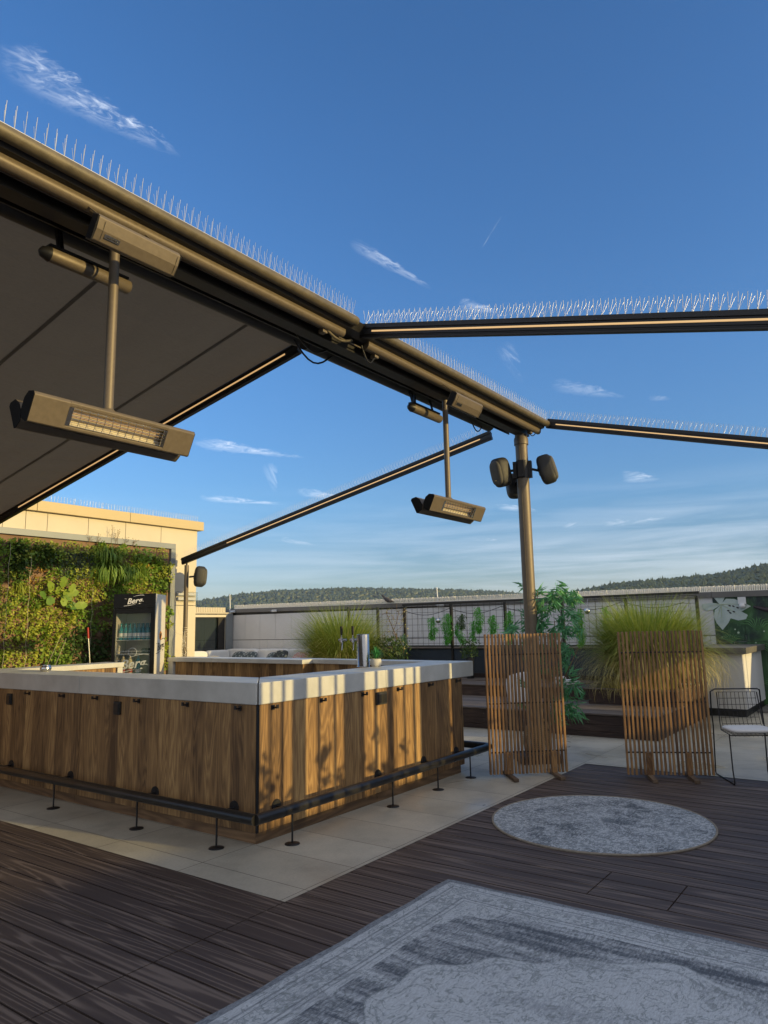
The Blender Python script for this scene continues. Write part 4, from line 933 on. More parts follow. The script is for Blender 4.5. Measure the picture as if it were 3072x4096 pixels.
part(stp, 'tread', 'steptop', lambda b: [b.box(8.09+.145*i, 8.09+.145*i+.14, -.02, 6.5, .50, .518) for i in range(5)], .002)
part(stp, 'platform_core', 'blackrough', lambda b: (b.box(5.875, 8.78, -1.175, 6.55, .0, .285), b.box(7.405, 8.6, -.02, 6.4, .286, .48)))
part(stp, 'screw_head', 'steel', lambda b: [b.lathe([(.005, 0), (.004, .002)], (5.849, y, z), (-1, 0, 0), 6) for y in (-.8, -.3, .3, 1.3) for z in (.12, .22)])
# timber planter holding grass 2
pb = thing('timber_planter', (7.8, -.6, .3), 'dark timber planter box at the end of the platform', 'planter')
part(pb, 'planter_side', 'step', lambda b: (b.box(6.95, 6.97, -1.19, .1, .31, .52), b.box(6.972, 8.78, -1.19, -1.17, .31, .40), b.box(6.972, 8.78, -1.19, -1.17, .404, .52), b.box(6.972, 7.35, .08, .1, .31, .52)), .002)
part(pb, 'planter_rim', 'steptop', lambda b: (b.box(6.93, 7.03, -1.21, .12, .521, .54), b.box(7.033, 8.78, -1.21, -1.13, .521, .54)), .002)
MT['soil'] = nmat('soil', (.02, .014, .01), (.05, .035, .025), 12, .95)
part(pb, 'soil', 'soil', lambda b: b.box(6.98, 8.7, -1.16, .07, .31, .49))
# anthracite planter behind
ap = thing('metal_planter', (9, 2, .5), 'long anthracite metal planter trough under the wire fence', 'planter')
part(ap, 'trough', 'planterbox', lambda b: b.box(8.63, 9.5, -1.0, 7.2, .53, 1.06), .006)
part(ap, 'trough_rim', 'steptop', lambda b: b.box(8.60, 8.70, -1.0, 7.2, 1.062, 1.085))
part(ap, 'trough_plinth', 'step', lambda b: [b.box(8.58, 8.62, -1.0+.8*i, -.21+.8*i, .51, .60) for i in range(10)])
part(ap, 'soil', 'soil', lambda b: b.box(8.72, 9.45, -.95, 7.1, 1.062, 1.07))
# fence
fc = thing('wire_fence', (8.66, 2, 1.1), 'black steel frame fence with square wire mesh above the trough', 'fence')
XF = 8.62
for y, z1 in ((6.09, 2.0), (5.28, 1.97), (4.58, 1.97), (3.44, 1.97), (2.25, 1.97), (1.1, 1.96), (-.05, 1.95), (-1.2, 1.94)):
    part(fc, 'fence_post', 'bronzedark', lambda b: b.box(XF-.025, XF+.025, y-.025, y+.025, .60, z1-.03), .002)
part(fc, 'top_rail', 'bronzedark', lambda b: b.box(XF-.03, XF+.03, -1.25, 4.62, 1.945, 1.985), .002)
part(fc, 'bottom_rail', 'bronzedark', lambda b: (b.box(XF-.02, XF+.02, -1.25, 6.1, 1.10, 1.13)), .002)
def fmesh(b):
    for i in range(57):
        y = -1.2+.13*i; b.tube([(XF, y, 1.1), (XF, y, 1.95)], .0035, 5)
    for k in range(7): b.tube([(XF, -1.2, 1.17+.125*k), (XF, 6.1, 1.17+.125*k)], .0035, 5)
part(fc, 'wire_mesh', 'black', fmesh)
# string lights
sl = thing('string_lights', (8.55, 3, 1.9), 'dark string light cable draped along the wire fence', 'string lights')
def drape(b):
    y = 4.6; pts = []
    while y > -.9:
        for k in range(9): pts.append((8.57, y-1.15*k/9, 1.86-.12*math.sin(math.pi*k/9)))
        y -= 1.15
    b.tube(pts, .006, 5)
    for p in pts[::3]:
        L = rnd(.1, .55); q = Vector(p); a = [q]
        for k in range(4): a.append(a[-1]+Vector((rnd(-.01, .01), rnd(-.02, .02), -L/4)))
        b.tube(a, .0025, 4)
part(sl, 'light_cable', 'black', drape)
part(sl, 'light_bulb', 'white', lambda b: [b.lathe([(.004, -.012), (.008, 0), (.004, .01)], (8.55, rnd(-.6, 4.5), rnd(1.35, 1.8)), seg=6) for _ in range(26)])
# hanging ferns
def fern(y, z0, z1, w, label, lean=0.0, m='fern', x=8.5):
    b = MB(); n = int(520*w/.2*(z0-z1)/.45)
    for i in range(n):
        s_ = random.random()**.8; yy = y+rnd(-1, 1)*w*(.12+.6*math.sin(math.pi*min(1, .15+.8*s_)))*.6+.02*math.sin(9*s_+y*5)+lean*s_; z = z0-(z0-z1)*s_
        d = Vector((rnd(-.6, .3), rnd(-.9, .9), rnd(-1.4, -.2))).normalized(); b.leaf(Vector((x+rnd(-.09, .03), yy, z)), d, rvec(), rnd(.04, .08), .005)
    for k in range(14):
        yy = y+rnd(-.5, .5)*w*.5; b.tube([(x, yy*.5+y*.5, z0), (x-.03, yy, (z0+z1)/2), (x-.02, yy+lean*.8, z1)], .003, 4)
    tag(b.build('hanging_fern', m, None, at=(x, y, z0)), label, 'hanging plant', 'artificial hanging plants on the wire fence')
fern(3.80, 1.70, 1.26, .20, 'bright green hanging fern, leftmost on the wire fence')
fern(3.46, 1.76, 1.17, .25, 'long wide hanging fern just left of a fence post')
fern(3.24, 1.56, 1.18, .2, 'hanging fern leaning away right of a fence post', -.12)
fern(2.75, 1.86, 1.38, .22, 'highest bright hanging fern near the fence top')
fern(2.88, 1.60, 1.22, .12, 'thin low hanging fern beside the highest one')
fern(2.44, 1.70, 1.36, .2, 'short darker hanging fern above the left slatted screen')
fern(2.10, 1.77, 1.18, .2, 'long hanging fern right of the fence post by the bamboo')
fern(.74, 1.77, 1.13, .24, 'long bright hanging fern right of the bamboo plant')
fern(.26, 1.78, 1.40, .16, 'bright hanging fern half hidden by the big grass clump')
fern(3.13, 1.74, 1.46, .2, 'dark leafy ivy hanging sparse between two ferns', 0, 'leafC')
for y, z in ((3.67, 1.62), (.59, 1.72)):
    b = MB(); b.lathe([(.052*math.sin(math.pi*k/12)+.001, -.052*math.cos(math.pi*k/12)) for k in range(13)], (8.48, y, z), seg=16); b.smooth = set()
    b.tube([(8.48, y, z+.05), (8.55, y, z+.22)], .002, 4)
    tag(b.build('mirror_ball', 'steel', None, at=(8.48, y, z)), 'small mirror ball hanging left on the fence beside a fern' if y > 2 else 'small mirror ball hanging right on the fence', 'mirror ball')
# pigeon on the wall cap
pgn = thing('pigeon', (10.45, 6.3, wtop(6.3)), 'dark pigeon perched on the back wall cap', 'bird')
zt = wtop(6.3)
MT['feather'] = nmat('pigeon_feathers', (.045, .04, .042), (.09, .08, .08), 20, .7)
def pig(b):
    P = [(10.45, 6.49, zt+.215), (10.45, 6.475, zt+.2), (10.45, 6.455, zt+.175), (10.45, 6.42, zt+.14), (10.45, 6.37, zt+.105), (10.45, 6.31, zt+.075), (10.45, 6.25, zt+.055), (10.45, 6.19, zt+.04), (10.45, 6.13, zt+.025)]
    b.tube(P, [.012, .026, .026, .034, .052, .056, .044, .022, .008], 14)
part(pgn, 'body', 'feather', pig)
MT['beak'] = mat('beak', (.15, .1, .07), .5)
part(pgn, 'beak', 'beak', lambda b: b.tube([(10.45, 6.495, zt+.205), (10.45, 6.525, zt+.196)], [.007, .001], 6))
pieces(pgn, 'leg', 'beak', [lambda b: b.tube([(10.44, 6.34, zt+.06), (10.44, 6.34, zt)], .004, 5), lambda b: b.tube([(10.47, 6.33, zt+.06), (10.47, 6.33, zt)], .004, 5)])
pieces(pgn, 'wing', 'feather', [lambda b: b.superell((10.40, 6.31, zt+.085), (.01, 0, 0), (0, .10, .055), (0, -.015, .03), 2, 14, 8), lambda b: b.superell((10.50, 6.31, zt+.085), (.01, 0, 0), (0, .10, .055), (0, -.015, .03), 2, 14, 8)])
for (y, z0, z1, L) in ((4.96, 2.0, 2.42, 'thin white rod standing on the wall above the wire fence'), (12.16, 2.1, 2.57, 'thin pale rod standing at the wall corner by the window')):
    b = MB(); b.tube([(XW-.02, y, z0), (XW-.03, y+.015, z1)], .012, 8); b.lathe([(.03, 0), (.03, .03)], (XW-.02, y, z0), seg=8)
    tag(b.build('antenna_rod', 'whitep', None, at=(XW-.02, y, z0)), L, 'rod')
# ------------------------------------------------------------------ sofa
sf = thing('corner_sofa', (10, 11, 0), 'long white cushioned corner sofa along the grey panel wall', 'sofa')
yy = 11.9
for i, (y0, y1) in enumerate(((11.95, 10.65), (10.63, 9.55), (9.53, 8.5), (8.48, 7.5))):
    part(sf, 'back_cushion', 'white', lambda b: b.superell((10.32, (y0+y1)/2, .72), (.14, 0, 0), (0, (y0-y1)/2, 0), (0, 0, .28), 7, 28, 12))
for x0, x1 in ((10.16, 9.4), (9.38, 8.1)):
    part(sf, 'back_cushion', 'white', lambda b: b.superell(((x0+x1)/2, 11.78, .70), ((x0-x1)/2, 0, 0), (0, .13, 0), (0, 0, .28), 7, 28, 12))
part(sf, 'seat', 'white', lambda b: (b.box(9.5, 10.3, 7.5, 11.9, .12, .42), b.box(8.1, 9.498, 11.0, 11.9, .12, .42)), .03)
def cushion(c, m, lab, w=.25, h=.13, rx=.25):
    b = MB(); b.superell(c, (.06, 0, .02), (0, w, 0), (.06, 0, h), 2.8, 24, 10)
    tag(b.build('throw_pillow', m, None, at=c), lab, 'cushion')
m = mat('floral_fabric', (.1, .1, .09), .9); t = m.node_tree
vo = NN(t, 'ShaderNodeTexVoronoi'); t.links.new(objc(t, (1, 1, 1)), vo.inputs['Vector']); vo.inputs['Scale'].default_value = 9
c = ramp(t, vo.outputs['Distance'], [(.15, (.40, .35, .22)), (.42, (.03, .035, .04)), (.3, (.2, .22, .2))]); t.links.new(c, bsdf(m).inputs[0]); MT['floral'] = m
m = mat('grey_floral_fabric', (.1, .1, .09), .9); t = m.node_tree
vo = NN(t, 'ShaderNodeTexVoronoi'); t.links.new(objc(t, (1, 1, 1)), vo.inputs['Vector']); vo.inputs['Scale'].default_value = 12
c = ramp(t, vo.outputs['Distance'], [(.2, (.30, .32, .32)), (.45, (.06, .08, .09)), (.33, (.16, .19, .2))]); t.links.new(c, bsdf(m).inputs[0]); MT['floral2'] = m
m = mat('striped_fabric', (.5, .4, .4), .9); t = m.node_tree
sp = NN(t, 'ShaderNodeSeparateXYZ'); t.links.new(objc(t), sp.inputs[0])
s_ = mth(t, 'GREATER_THAN', mth(t, 'SINE', mth(t, 'MULTIPLY', mth(t, 'ADD', sp.outputs[2], mth(t, 'MULTIPLY', sp.outputs[1], .08)), 190.)), 0.)
t.links.new(mix(t, s_, (.6, .56, .55), (.42, .04, .06)), bsdf(m).inputs[0]); MT['stripes'] = m
cushion((10.0, 11.15, .80), 'floral2', 'grey floral pillow, left of the pair by the sofa corner')
cushion((10.0, 10.68, .80), 'floral2', 'grey floral pillow, right of the pair on the sofa')
cushion((10.05, 9.85, .78), 'floral2', 'grey pillow half behind the dark flower pillow')
cushion((9.95, 9.48, .84), 'floral', 'dark pillow with large yellow flowers on the sofa')
cushion((9.95, 8.78, .77), 'stripes', 'red and white striped pillow on the sofa', .27, .15)
cushion((9.35, 11.45, .72), 'cream', 'pale sunlit pillow on the sofa below the window', .25, .12)
# pillows on the steps
b = MB(); b.superell((6.75, 1.12, .52), (.05, 0, 0), (0, .23, -.05), (.06, .05, .23), 4, 24, 12); tag(b.build('floor_cushion', 'white', None, at=(6.75, 1.1, .31)), 'white square cushion leaning on the steps behind the screen', 'cushion')
b = MB(); b.superell((7.75, .75, .54), (.12, 0, 0), (0, .24, 0), (0, 0, .055), 2.6, 24, 10); b.tube([(7.70, .92, .585), (7.9, .85, .585)], .05, 12); tag(b.build('rolled_blanket', 'white', None, at=(7.7, .8, .5)), 'pale rolled blanket lying on the platform beside the bamboo', 'blanket')
#=FRIDGE=
F0, F1 = Vector((2.345, 5.45, 0)), Vector((2.71, 4.96, 0))
fx = (F1-F0).normalized(); fw = (F1-F0).length; fyv = Vector((-fx.y, fx.x, 0)); fn = -fyv; fdp = .52; zt = 2.075
UZ = Vector((0, 0, 1))
fg = thing('drinks_fridge', (F0+F1)/2+fyv*.26, 'black and cream glass door drinks fridge with Berg lettering', 'fridge')
def fq(u, v, z): return F0+fx*u+fyv*v+UZ*z
def fbx(b, u0, u1, v0, v1, z0, z1): b.obox(fq((u0+u1)/2, (v0+v1)/2, (z0+z1)/2), fx*(u1-u0)/2, fyv*(v1-v0)/2, UZ*(z1-z0)/2)
part(fg, 'cabinet', 'fridgewhite', lambda b: (fbx(b, 0, .03, .035, fdp, .05, zt-.003), fbx(b, fw-.03, fw, .035, fdp, .05, zt-.003), fbx(b, .031, fw-.031, fdp-.03, fdp, .05, zt-.01), fbx(b, .031, fw-.031, .04, fdp-.031, .05, .2), fbx(b, .031, fw-.031, .04, fdp-.031, 1.84, zt-.004)), .003)
part(fg, 'header_panel', 'fridgeblack', lambda b: fbx(b, 0, fw, 0, .034, 1.865, zt), .003)
door = part(fg, 'door_frame', 'fridgeblack', lambda b: (fbx(b, 0, .04, -.01, .033, .12, 1.862), fbx(b, fw-.055, fw, -.01, .033, .12, 1.862), fbx(b, .041, fw-.056, -.01, .033, 1.79, 1.862), fbx(b, .041, fw-.056, -.01, .033, .12, .18)), .003)
sub('door_glass', 'clear', lambda b: fbx(b, .041, fw-.056, .004, .010, .181, 1.789), door)
for z in (1.40, 1.20, .88, .55):
    part(fg, 'shelf', 'whitep', lambda b: (fbx(b, .04, fw-.04, .07, .46, z, z+.006), [fbx(b, .04, fw-.04, .06, .066, z+dz, z+dz+.006) for dz in (0, .04)]))
m = mat('blue_bottle', (.02, .28, .36), .08); bsdf(m).inputs['Alpha'].default_value = .8; MT['bottle'] = m
MT['red'] = mat('red_label', (.35, .02, .02), .5); MT['wine'] = mat('wine_glass', (.01, .012, .01), .1); MT['paleliq'] = mat('pale_liquid', (.5, .45, .3), .3)
BP = [(.03, 0), (.031, .12), (.028, .15), (.012, .19), (.012, .235), (.014, .24)]
def bottle(u, v, z, m, lab, grp, prof=BP, lm='whitep'):
    p = fq(u, v, z); t_ = thing('bottle', p, lab, 'bottle', grp)
    part(t_, 'bottle_body', m, lambda b: b.lathe(prof, p, seg=12)); part(t_, 'bottle_label', lm, lambda b: b.lathe([(prof[1][0]+.0007, .05), (prof[1][0]+.0007, .10)], p, seg=12))
    return t_
for z, g in ((1.407, 'blue bottles on the top fridge shelf'), (.887 - .33 + .0, 'blue bottles on the bottom fridge shelf')):
    for i in range(7):
        for j in range(2):
            bottle(.085+.066*i, .12+.12*j, z, 'bottle', 'blue glass bottle with white label '+('on the top fridge shelf' if z > 1 else 'on the bottom fridge shelf'), g)
BIG = [(.042, 0), (.043, .17), (.036, .22), (.014, .27), (.016, .30)]
bottle(.12, .15, .887, 'paleliq', 'large pale bottle with red cap on the third shelf, leftmost', None, BIG, 'red')
bottle(.22, .15, .887, 'paleliq', 'large pale bottle with dark red label on the third shelf, second', None, BIG, 'red')
bottle(.34, .15, .887, 'bottle', 'tall blue bottle on the third shelf of the fridge', None, BIG)
for i in range(3):
    p = fq(.38+.075*i, .10, 1.243)
    if p: b = MB(); b.lathe([(.010, 0), (.011, .08), (.036, .13), (.036, .3)], p, fyv, 14); tag(b.build('wine_bottle', 'wine', None, at=p), 'dark wine bottle lying neck outward on the second shelf', 'bottle', 'wine bottles lying in the fridge')
def berg(o, right, up, size, m, name, sw=True, sc=1.0):
    o, right, up = Vector(o), Vector(right), Vector(up); n = right.cross(up)
    text_mesh('Berg', size, o, (right+up*.10).normalized(), (up-right*.10).normalized(), m, name, fg, .35, off=size*.016)
    if sw:
        def sw_(b):
            k = size
            b.tube([o+right*k*a+up*k*c_+n*.001 for a, c_ in ((-.1, .55), (.3, .66), (.8, .74), (1.2, .72), (1.3, .62))], [k*.01, k*.025, k*.03, k*.025, k*.008], 5)
            b.tube([o+right*k*a+up*k*c_+n*.001 for a, c_ in ((-1.2, .3), (-.95, .28))], k*.02, 5)
            b.tube([o+right*k*a+up*k*c_+n*.001 for a, c_ in ((-1.3, -.62), (-.9, -.60), (-.4, -.52), (.2, -.40))], [k*.02, k*.03, k*.03, k*.01], 5)
            b.tube([o+right*k*a+up*k*c_+n*.001 for a, c_ in ((.85, -.05), (1.1, -.02), (1.25, -.1))], [k*.02, k*.03, k*.008], 5)
        sub(name, m, sw_, fg)
berg(fq(.30, -.003, 1.97), fx, UZ, .115, 'whitep', 'logo_lettering')
MT['frost'] = mat('frosted_print', (.5, .53, .52), .6)
berg(fq(.30, .001, 1.06), fx, UZ, .19, 'frost', 'door_lettering')
sub('door_emblem', 'frost', lambda b: b.tube([fq(.30, .001, 1.23)+fx*.06*math.cos(a*.2618)+UZ*.06*math.sin(a*.2618) for a in range(25)], .005, 5), fg)
sd_o = fq(fw+.002, .30, 1.30)
berg(sd_o, fyv, UZ, .16, 'fridgeblack', 'side_lettering')
MT['orange'] = mat('orange_print', (.75, .3, .05), .5)
sub('side_emblem', 'orange', lambda b: b.lathe([(.065, 0), (.064, .0015)], fq(fw+.0005, .30, 1.46), fx, 24), fg)
sub('side_emblem_figure', 'fridgeblack', lambda b: b.tube([fq(fw+.003, .27, 1.41), fq(fw+.003, .30, 1.47), fq(fw+.003, .33, 1.50)], [.006, .014, .004], 6), fg)
br_ = thing('broom', (2.3, 5.75, 0), 'grey broom pole with red grip leaning left of the fridge', 'broom')
part(br_, 'broom_pole', 'steel', lambda b: b.tube([(2.34, 5.80, .05), (2.22, 5.86, 1.44)], .012, 8))
part(br_, 'broom_grip', 'red', lambda b: b.tube([(2.22, 5.86, 1.44), (2.208, 5.866, 1.60)], .015, 8))
part(br_, 'broom_head', 'blackrough', lambda b: b.box(2.2, 2.5, 5.72, 5.80, .001, .06), .01)
#=PLANTS=
# ------------------------------------------------------------------ ornamental grasses
def grassclump(c, n, rad, L0, L1, m, lean0=.05, lean1=.75, droop=(.5, 1.9), w=.006, sy=1.0):
    b = MB()
    for i in range(n):
        a = rnd(0, 6.283)
        if i % 7 == 0: tuft = rnd(-.25, .35), rnd(0, 6.283)
        a = tuft[1]+rnd(-.35, .35); q = math.sqrt(random.random()); p = Vector(c)+Vector((rad*q*math.cos(a), sy*rad*q*math.sin(a), 0))
        b.blade(p, a+rnd(-.5, .5), max(0, lean0+(lean1-lean0)*q*(random.random()+tuft[0])), rnd(L0, L1), w*rnd(.6, 1.2), 6, rnd(*droop), rnd(-.5, .5))
    return b
g1 = thing('ornamental_grass', (7.2, 5.3, .5), 'tall feathery green gold grass clump behind the beer tap', 'ornamental grass')
grassclump((7.3, 5.2, .35), 4800, .28, 1.1, 1.85, None, 0, .46, (.25, 1.3), .016).build('grass_blades', 'grassblade', g1)
grassclump((7.3, 5.2, .35), 1500, .30, .9, 1.7, None, .1, .62, (.6, 2.3), .007).build('dry_blades', 'grassblade2', g1)
grassclump((7.25, 5.2, .35), 260, .30, 1.2, 1.75, None, .05, .5, (.3, 1.9), .02).build('highlight_blades', 'grassblade2', g1)  # sparse broad straw blades, their bright colour serves as highlights
part(g1, 'grass_tub', 'planterbox', lambda b: b.lathe([(.38, .31), (.42, .5), (.40, .5)], (7.3, 5.25, 0)))
g2 = thing('ornamental_grass', (7.75, -.55, .5), 'wide green gold grass clump behind the right slatted screen', 'ornamental grass')
grassclump((7.75, -.60, .48), 6000, .34, 1.05, 1.62, None, 0, .46, (.25, 1.4), .016).build('grass_blades', 'grassblade', g2)
grassclump((7.7, -.60, .48), 2200, .36, .9, 1.5, None, .1, .66, (.8, 2.4), .007).build('dry_blades', 'grassblade2', g2)
grassclump((7.45, -.45, .48), 900, .5, .2, .55, None, .2, 1.1, (.8, 2.0)).build('low_blades', 'grassblade2', g2)
grassclump((7.7, -.60, .48), 320, .34, 1.0, 1.5, None, .05, .55, (.3, 2.2), .02).build('highlight_blades', 'grassblade2', g2)  # broad bright straw blades standing in for highlights in the clump
# ---- bamboo by the post
bm_ = thing('bamboo_plant', (4.02, -.45, 0), 'tall artificial bamboo with blue green leaves tied to the steel post', 'bamboo')
stems = []
for i in range(9):
    a = rnd(-.9, .9); top = Vector((4.05+rnd(-.15, .15), -.50+rnd(-.38, .28), rnd(1.2, 1.95)))
    stems.append((Vector((3.98+rnd(-.05, .05), -.42+rnd(-.08, .08), .05)), top))
part(bm_, 'bamboo_stem', 'twig', lambda b: [b.tube([p, p.lerp(q, .5)+Vector((0, 0, .1)), q], [.012, .009, .004], 6) for p, q in stems])
def bleaves(b):
    cs = []
    for z0, z1, dy0, dy1, n in ((1.40, 1.95, -.46, .16, 80), (.45, 1.45, -.42, -.2, 34), (.6, 1.45, -.1, .25, 16), (1.3, 1.7, .12, .38, 7), (.75, 1.3, -.42, -.25, 7)):
        for _ in range(n): cs.append(Vector((4.0+rnd(-.12, .3), YC+rnd(dy0, dy1), rnd(z0, z1))))
    for c in cs:
        ax = Vector((rnd(-.6, .6), rnd(-1, 1), rnd(-.7, .3))).normalized()
        for k in range(11):
            d = (ax+rvec()*.85+Vector((0, 0, -.25))).normalized(); b.leaf(c+rvec()*.03, d, rvec(), rnd(.09, .16), rnd(.008, .013))
part(bm_, 'bamboo_leaves', 'bamboo', bleaves)
pbz = thing('post_plinth', (3.87, YC, 0), 'dark square plinth box around the foot of the steel post', 'plinth')
part(pbz, 'plinth_box', 'step', lambda b: b.obox((3.87, YC, .045), Vector((.2, -.23, 0)).normalized()*.23, Vector((.23, .2, 0)).normalized()*.19, UZ*.044), .004)
MT['wicker'] = nmat('wicker', (.30, .19, .08), (.5, .34, .16), 30, .8, bmp=.5)
bk = thing('wicker_basket', (3.87, YC, .09), 'open wicker basket around the foot of the steel post', 'basket')
def wick(b):
    for k in range(26):
        a = 6.283*k/26; b.tube([(3.87+.13*math.cos(a), YC+.13*math.sin(a), .092), (3.87+.155*math.cos(a+.1), YC+.155*math.sin(a+.1), .2), (3.87+.12*math.cos(a), YC+.12*math.sin(a), .33), (3.87+.10*math.cos(a), YC+.10*math.sin(a), .40)], .004, 4)
    for j in range(14):
        z = .10+.021*j; r = .13+.025*math.sin(math.pi*(j/14)**.8)-(.02 if j > 10 else 0); b.tube([(3.87+r*math.cos(.3927*k), YC+r*math.sin(.3927*k), z+.004*math.sin(k*3+j)) for k in range(17)], .005, 4)
part(bk, 'basket_weave', 'wicker', wick)
part(bk, 'basket_handle', 'wicker', lambda b: b.tube([(3.87, YC-.14, .36), (3.87, YC-.13, .42), (3.87, YC-.09, .46)], .01, 6))
# ---- palm fronds
pl_ = thing('palm_plant', (7.6, 3.7, .9), 'green palm with long arching fronds behind the bar counter', 'palm')
def frond(b, p0, d0, L, n=26, lw=.012, ll=.2):
    p = Vector(p0); d = Vector(d0).normalized(); pts = [p.copy()]
    for i in range(n):
        d = (d+Vector((0, 0, -.035))).normalized(); p = p+d*L/n; pts.append(p.copy())
        side = d.cross(UZ).normalized(); l_ = ll*math.sin(math.pi*min(1, (i+4)/(n+4)))
        for s in (-1, 1): b.leaf(p, (side*s+d*.7+Vector((0, 0, -.15))).normalized(), d.cross(side), l_, lw)
    b.tube(pts, .006, 5)
part(pl_, 'frond', 'palm', lambda b: (frond(b, (7.55, 3.95, .80), (-.05, -1, .42), .95, 30, .011, .24), frond(b, (7.6, 3.98, .85), (.2, .05, 1), .55, 22, .009, .15), frond(b, (7.5, 4.0, .8), (-.2, .7, .9), .55, 20, .009, .16), frond(b, (7.5, 4.0, .75), (-.3, -.8, .15), .6, 20, .01, .16)))
part(pl_, 'palm_pot', 'planterbox', lambda b: b.lathe([(.12, .50), (.16, .78), (.14, .78)], (7.6, 3.97, 0)))
wv_ = thing('leafy_shrub', (7.5, 4.5, .5), 'dark green leafy plants between tall grass and palm', 'shrub')
part(wv_, 'leaves', 'leafC', lambda b: [b.leaf(Vector((7.5+rnd(-.2, .2), 4.35+rnd(-.5, .45), rnd(.75, 1.3))), (rvec()+Vector((0, 0, .4))).normalized(), rvec(), rnd(.06, .13), rnd(.008, .02)) for _ in range(900)])
vn = thing('dry_vine', (7.4, 4.1, 1), 'dry twisted brown vine arching over the wire fence', 'vine')
def vine(b):
    b.tube([(7.5, 4.25, .9), (7.5, 4.0, 1.3), (7.5, 4.15, 1.6), (7.5, 4.25, 1.8), (7.5, 4.15, 1.88), (7.5, 4.0, 1.8), (7.5, 3.85, 1.65), (7.5, 3.78, 1.5)], .008, 5)
    b.tube([(7.52, 3.9, 1.2), (7.5, 4.1, 1.4), (7.5, 4.0, 1.6), (7.5, 3.95, 1.8)], .006, 5)
    for _ in range(40):
        p = Vector((7.5, rnd(3.8, 4.35), rnd(1.1, 1.85))); b.tube([p, p+rvec()*.06, p+rvec()*.12], .003, 4)
part(vn, 'vine_stem', 'twig', vine)
part(vn, 'dry_foliage', 'grassblade2', lambda b: [b.leaf(Vector((7.5, rnd(3.75, 4.35), rnd(1.0, 1.88))), rvec(), rvec(), .035, .012) for _ in range(130)])
sp_t = thing('potted_shrub', (8.3, 2.9, .9), 'small potted leafy shrub against the anthracite trough', 'potted plant')
part(sp_t, 'leaves', 'leafC', lambda b: [b.leaf(Vector((8.3, 2.88, 1.04))+Vector((rnd(-.12, .12), rnd(-.16, .16), rnd(-.12, .2))), rvec(), rvec(), .05, .012) for _ in range(380)])
part(sp_t, 'pot', 'black', lambda b: b.lathe([(.07, .519), (.09, .92), (.08, .92)], (8.3, 2.88, 0)))
# ---- living wall plants
def cl_mesh(n, w, h, d, L, lw, droop):
    b = MB()
    for _ in range(n):
        a, c_ = rnd(-1, 1), rnd(-1, 1)
        if a*a+c_*c_ > 1.1: continue
        p = Vector((a*w, -rnd(0, d)*(1-.5*(a*a+c_*c_)), c_*h)); dr = (Vector((a*.9, -.8, -droop+rnd(-.6, .6)))+rvec()*.6).normalized()
        b.leaf(p, dr, (Vector((0, -1, .3))+rvec()*.7).normalized(), L*rnd(.7, 1.3), lw*rnd(.7, 1.2))
    return b
kinds = []
WG = 'small leafy clumps in the pockets of the living wall'
for nm, mm, args in (('a', 'leafA', (90, .10, .075, .10, .04, .014, .3)), ('b', 'leafB', (90, .11, .07, .11, .035, .014, .4)), ('c', 'leafC', (85, .10, .08, .09, .045, .015, .2)), ('d', 'leafB', (110, .12, .09, .12, .03, .012, .6)), ('e', 'leafD', (110, .10, .07, .09, .022, .007, -.1)), ('f', 'leafO', (40, .08, .06, .08, .035, .014, .2)), ('g', 'leafE', (70, .10, .09, .11, .05, .02, .5))):
    o = cl_mesh(*args).build('wall_plant', mm); tag(o, 'small leafy clump growing from a felt pocket of the living wall', 'wall plant', WG); kinds.append(o); o['_u'] = 0
used = set()
for r in range(18):
    for k in range(17):
        x = .84+k*.178+rnd(-.03, .03); z = .10+r*.157+rnd(-.03, .02)
        if x > 3.68 or random.random() < .07: continue
        if z > 2.45 and x < 1.2: ki = 2 if random.random() < .7 else 0
        elif z < .62: ki = random.choice([4, 4, 0, 2])
        elif z < 1.15: ki = random.choice([0, 1, 4, 2, 0])
        else: ki = random.choice([0, 1, 1, 3, 3, 6, 0, 5 if random.random() < .35 else 1])
        if x > 2.0 and z < 1.6 and x < 2.75: ki = 2
        o = kinds[ki] if ki not in used else kinds[ki].copy()
        if ki in used: S.collection.objects.link(o)
        used.add(ki)
        s_ = rnd(.9, 1.45); o.location = (x, YB-.06, z); o.rotation_euler = (0, rnd(-.6, .6), 0); o.scale = (s_, s_*rnd(.8, 1.3), s_)
for o in S.objects:
    if '_u' in o: del o['_u']
for i, o in enumerate(kinds):
    if i not in used: bpy.data.objects.remove(o)
def wplant(x, z, r, m, n, label, kind='leaf', L=.05, lw=.018, rz=None, seed=0):
    p = (x, YB-.06, z); b = MB(); rz = rz or r
    if kind == 'leaf':
        for _ in range(n):
            v = rvec()*random.random()**.4; q = Vector((v.x*r, -abs(v.y)*r*.7, v.z*rz)); b.leaf(Vector(p)+q, (v+Vector((0, -.5, -.2))+rvec()*.5).normalized(), rvec(), L*rnd(.7, 1.3), lw)
    else:
        for _ in range(n):
            a = rnd(-math.pi, 0); q = Vector(p)+Vector((rnd(-.04, .04), -.03, rnd(-.03, .03))); b.blade(q, a, rnd(.2, 1.0), rnd(.5, 1)*r, lw, 7, rnd(2.0, 3.0))
    tag(b.build('wall_plant', m, None, at=p), label, 'wall plant')
wplant(1.55, 2.62, .20, 'leafC', 420, 'round dark green bush high on the living wall')
wplant(1.18, 2.70, .15, 'leafC', 260, 'dark lobed leaves at the top left of the living wall')
wplant(1.2, 2.42, .2, 'leafC', 300, 'dark trailing leaves at the left edge of the living wall')
b = MB()
for _ in range(2600): b.leaf(Vector((rnd(1.78, 2.32), YB-.06-rnd(0, .09), rnd(2.33, 2.72))), (rvec()+Vector((0, -.8, 0))).normalized(), rvec(), .028, .006)
